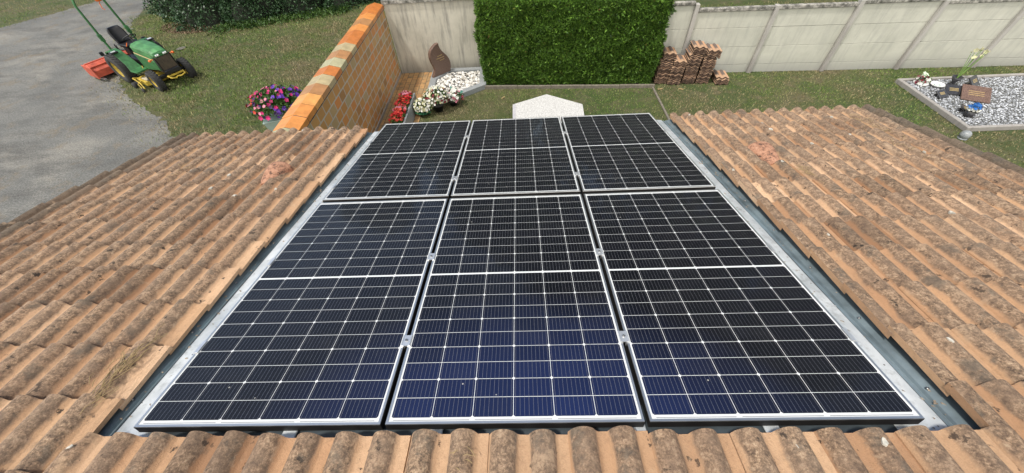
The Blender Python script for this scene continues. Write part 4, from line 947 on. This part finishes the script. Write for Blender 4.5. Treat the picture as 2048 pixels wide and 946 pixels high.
for s in (-1, 1): mb.box((2.0, s * .237, .76), (.09, .018, .40))
mb.build('grille_edge', m_black, T)
for s in (-1, 1):
    mb = MB(); mb.box((1.94, s * .31, .91), (.04, .10, .02)); mb.lathe([(0, 0), (.035, 0), (.04, .03), (.03, .055), (0, .06)], (1.94, s * .355, .91), 'X', 12); mb.build('turn_signal', m_amber, T)
mb = MB(); mb.box((1.72, 0, .34), (.10, .86, .09), bev=.01); mb.box((1.35, 0, .50), (1.2, .26, .24), bev=.02); mb.box((2.03, 0, .50), (.14, .44, .13), bev=.02); mb.box((.3, 0, .48), (1.1, .34, .34), bev=.03); mb.box((0, 0, .45), (.16, 1.0, .14), bev=.02); mb.build('chassis', m_black, T)
mb = MB(); mb.tube([(2.05, -.24, .40), (2.2, -.22, .36), (2.24, -.10, .34), (2.16, -.02, .34), (2.24, .06, .34), (2.22, .2, .36), (2.05, .24, .40)], .022, 8); mb.box((2.06, 0, .39), (.10, .46, .05), bev=.01); mb.build('front_bumper', m_yellow, T)
# fenders and platform
for s in (-1, 1):
    section('fender', m_green, [(-.42, [(s * .36, .66), (s * .36, .70), (s * .60, .70), (s * .60, .66)]), (-.30, [(s * .36, .88), (s * .36, .93), (s * .60, .92), (s * .60, .87)]), (.0, [(s * .34, .96), (s * .34, 1.0), (s * .60, .99), (s * .60, .95)]), (.32, [(s * .34, .92), (s * .34, .96), (s * .60, .95), (s * .60, .91)]), (.56, [(s * .30, .66), (s * .30, .70), (s * .59, .68), (s * .59, .64)]), (.72, [(s * .28, .48), (s * .28, .52), (s * .64, .50), (s * .64, .46)]), (1.02, [(s * .27, .46), (s * .27, .50), (s * .60, .48), (s * .60, .44)])], T, .01)
    mb = MB(); mb.box((.30, s * .56, .985), (.16, .20, .05), bev=.015); f_ = mb.build('work_light', m_black, T)
    mb = MB(); mb.box((.32, s * .56, 1.013), (.09, .12, .008)); mb.build('lens', m_lens, f_)
    mb = MB(); mb.box((-.46, s * .66, .86), (.05, .10, .12), bev=.01); mb.build('tail_light', m_black, T)
section('dashboard', m_black, [(.72, [(-.12, .6), (-.14, 1.17), (.14, 1.17), (.12, .6)]), (.95, [(-.24, .55), (-.24, 1.19), (.24, 1.19), (.24, .55)])], T, .02)
mb = MB(); N = 28; c_ = Vector((.66, 0, 1.30)); tl = Matrix.Rotation(R(-28), 3, 'Y')
mb.tube([c_ + tl @ Vector((.185 * math.cos(2 * math.pi * k / N), .185 * math.sin(2 * math.pi * k / N), 0)) for k in range(N + 1)], .015, 8, caps=False)
for a in (.5, 2.6, 4.7): mb.tube([c_ + Vector((0, 0, -.02)), c_ + tl @ Vector((.18 * math.cos(a), .18 * math.sin(a), 0))], .011, 6)
mb.tube([c_, Vector((.78, 0, 1.08))], .022, 8); mb.build('steering_wheel', m_black, T)
section('seat_cushion', m_vinyl, [(-.02, [(-.20, 1.00), (-.22, 1.07), (0, 1.06), (.22, 1.07), (.20, 1.0)]), (.10, [(-.22, .99), (-.24, 1.09), (0, 1.055), (.24, 1.09), (.22, .99)]), (.36, [(-.21, .99), (-.23, 1.10), (0, 1.08), (.23, 1.10), (.21, .99)]), (.45, [(-.18, .99), (-.19, 1.06), (0, 1.06), (.19, 1.06), (.18, .99)])], T, .02, True)
mb = MB(); V = []; nz2 = 7
for j in range(nz2 + 1):
    t = j / nz2; z = 1.06 + .44 * t; hw = .19 + .02 * math.sin(t * 3.1) - .05 * max(0, t - .75) * 4 * .6; xb = .0 - .12 * t
    for i in range(9):
        u = i / 8 * 2 - 1; V.append((xb + .055 * u * u, hw * u, z))
for j in range(nz2 + 1):
    t = j / nz2; z = 1.06 + .44 * t; hw = .19 + .02 * math.sin(t * 3.1) - .05 * max(0, t - .75) * 4 * .6; xb = -.07 - .12 * t
    for i in range(9):
        u = i / 8 * 2 - 1; V.append((xb + .05 * u * u, hw * u * 1.02, z))
H9 = 9 * (nz2 + 1); F = []
for j in range(nz2):
    for i in range(8):
        a = j * 9 + i; F += [(a, a + 1, a + 10, a + 9), (H9 + a + 9, H9 + a + 10, H9 + a + 1, H9 + a)]
for i in range(8): F += [(nz2 * 9 + i, nz2 * 9 + i + 1, H9 + nz2 * 9 + i + 1, H9 + nz2 * 9 + i), (H9 + i, H9 + i + 1, i + 1, i)]
for j in range(nz2): F += [(j * 9, (j + 1) * 9, H9 + (j + 1) * 9, H9 + j * 9), (H9 + j * 9 + 8, H9 + (j + 1) * 9 + 8, (j + 1) * 9 + 8, j * 9 + 8)]
mb.add(V, F, 0, True); mb.build('seat_back', m_vinyl, T)
mb = MB(); mb.box((.18, 0, .88), (.36, .34, .24), bev=.03, top=(.9, .9)); mb.build('seat_bellows', m_black, T)
mb = MB(); mb.tube([(.45, -.28, .75), (.55, -.30, 1.02)], .010, 6); mb.tube([(.5, .28, .75), (.6, .30, 1.05)], .010, 6); mb.tube([(.15, -.33, .95), (.22, -.34, 1.12)], .010, 6); mb.build('levers', m_black, T)
mb = MB(); mb.tube([(.66, -.17, 1.18), (.78, -.27, 1.14)], .012, 6); mb.build('throttle_lever', m_amber, T)
# roll bar
mb = MB(); y = .40; xb = -.30
mb.tube([(xb, -y, .55), (xb, -y, 1.25), (xb - .0, -y + .03, 2.18), (xb - .0, -y + .09, 2.34), (xb, -y + .20, 2.40), (xb, y - .20, 2.40), (xb, y - .09, 2.34), (xb, y - .03, 2.18), (xb, y, 1.25), (xb, y, .55)], .032, 10)
rb = mb.build('roll_bar', m_green, T)
mb = MB()
for s in (-1, 1): mb.box((xb, s * y, 1.28), (.10, .09, .22), bev=.012); mb.tube([(xb, s * (y + .06), 1.33), (xb, s * (y - .06), 1.33)], .014, 8); mb.tube([(xb, s * (y + .06), 1.22), (xb, s * (y - .06), 1.22)], .014, 8)
mb.build('hinge', m_green, rb)
mb = MB(); mb.lathe([(0, 0), (.08, 0), (.09, .07), (.075, .15), (0, .17)], (xb, .25, 2.14), n=14); mb.tube([(xb, .27, 2.16), (xb - .02, .22, 2.08), (xb, .19, 1.95), (xb + .02, .22, 1.9)], .012, 6); mb.build('beacon', m_amber, T)
# mid mower deck and its linkage
mb = MB(); mb.prism([(.62, -.62), (1.25, -.66), (1.34, -.3), (1.34, .3), (1.25, .62), (.62, .6), (.55, .2), (.55, -.2)], .10, .24); dk = mb.build('mower_deck', m_yellow, T, bevel=.02)
mb = MB(); mb.tube([(.62, -.70, .26), (.9, -.74, .28), (1.15, -.76, .24), (1.32, -.80, .10)], .022, 8); mb.tube([(1.0, -.62, .24), (1.05, -.80, .2), (1.25, -.84, .08)], .018, 8); mb.tube([(.62, -.70, .26), (.60, -.55, .20)], .03, 8); mb.tube([(.85, -.3, .55), (1.1, -.5, .25)], .015, 6); mb.build('linkage_bar', m_yellow, dk)
mb = MB(); mb.lathe([(0, -.04), (.09, -.04), (.09, .04), (0, .04)], (.66, -.80, .09), 'Y', 16); mb.build('gauge_wheel', m_rubber, dk)
mb = MB(); mb.lathe([(0, -.03), (.07, -.03), (.07, .03), (0, .03)], (1.30, -.86, .07), 'Y', 16); mb.build('gauge_wheel', m_rubber, dk)
mb = MB(); mb.box((.8, -.72, .14), (.30, .08, .10), bev=.01); mb.build('gearbox', m_black, dk)
mb = MB(); mb.box((1.12, -.42, .27), (.34, .34, .06), bev=.015); mb.build('belt_cover', simple('worn_beige_paint', (.36, .31, .22), .7, 0, 9, .3), dk)
# red rear mower
mw = section('rear_mower', m_red, [(-1.62, [(-1.08, .16), (-1.08, .42), (.42, .42), (.42, .16)]), (-1.50, [(-1.08, .14), (-1.08, .50), (.42, .50), (.42, .14)]), (-1.22, [(-1.08, .14), (-1.08, .52), (.42, .52), (.42, .14)]), (-1.02, [(-1.08, .14), (-1.08, .34), (.42, .34), (.42, .14)])], T, .015)
mb = MB(); mb.box((-1.30, -1.09, .30), (.66, .03, .38), bev=.01); mb.box((-1.30, .43, .30), (.66, .03, .38), bev=.01); mb.box((-1.36, -.33, .525), (.06, 1.5, .03), bev=.006); mb.box((-1.12, -.33, .455), (.05, 1.48, .03), bev=.006); mb.build('side_plate', m_red, mw)
mb = MB(); mb.lathe([(0, -.72), (.09, -.72), (.09, .72), (0, .72)], (-1.58, -.33, .09), 'Y', 16); mb.box((-1.05, -1.0, .09), (.5, .06, .07), bev=.01); mb.build('roller', m_steel, mw)
mb = MB()
for s in (-.3, .3): mb.tube([(-.1, s, .45), (-.6, s, .42), (-1.12, s * .8, .40)], .022, 8)
mb.tube([(-.15, 0, .75), (-.6, 0, .72), (-1.2, 0, .62)], .025, 8); mb.tube([(-1.2, 0, .45), (-1.2, 0, .80)], .02, 6); mb.build('hitch', m_black, T)

# small marks on the lawn
mb = MB(); mb.lathe([(0, .004), (.13, .004), (.16, 0)], (0, 0, 0), n=18); o = mb.build('bare_patch', simple('bare_earth', (.13, .12, .10), .95, 0, 6, .2, .2)); o.location = (-13.05, 14.26, G + .03); tag(o, kind='structure')
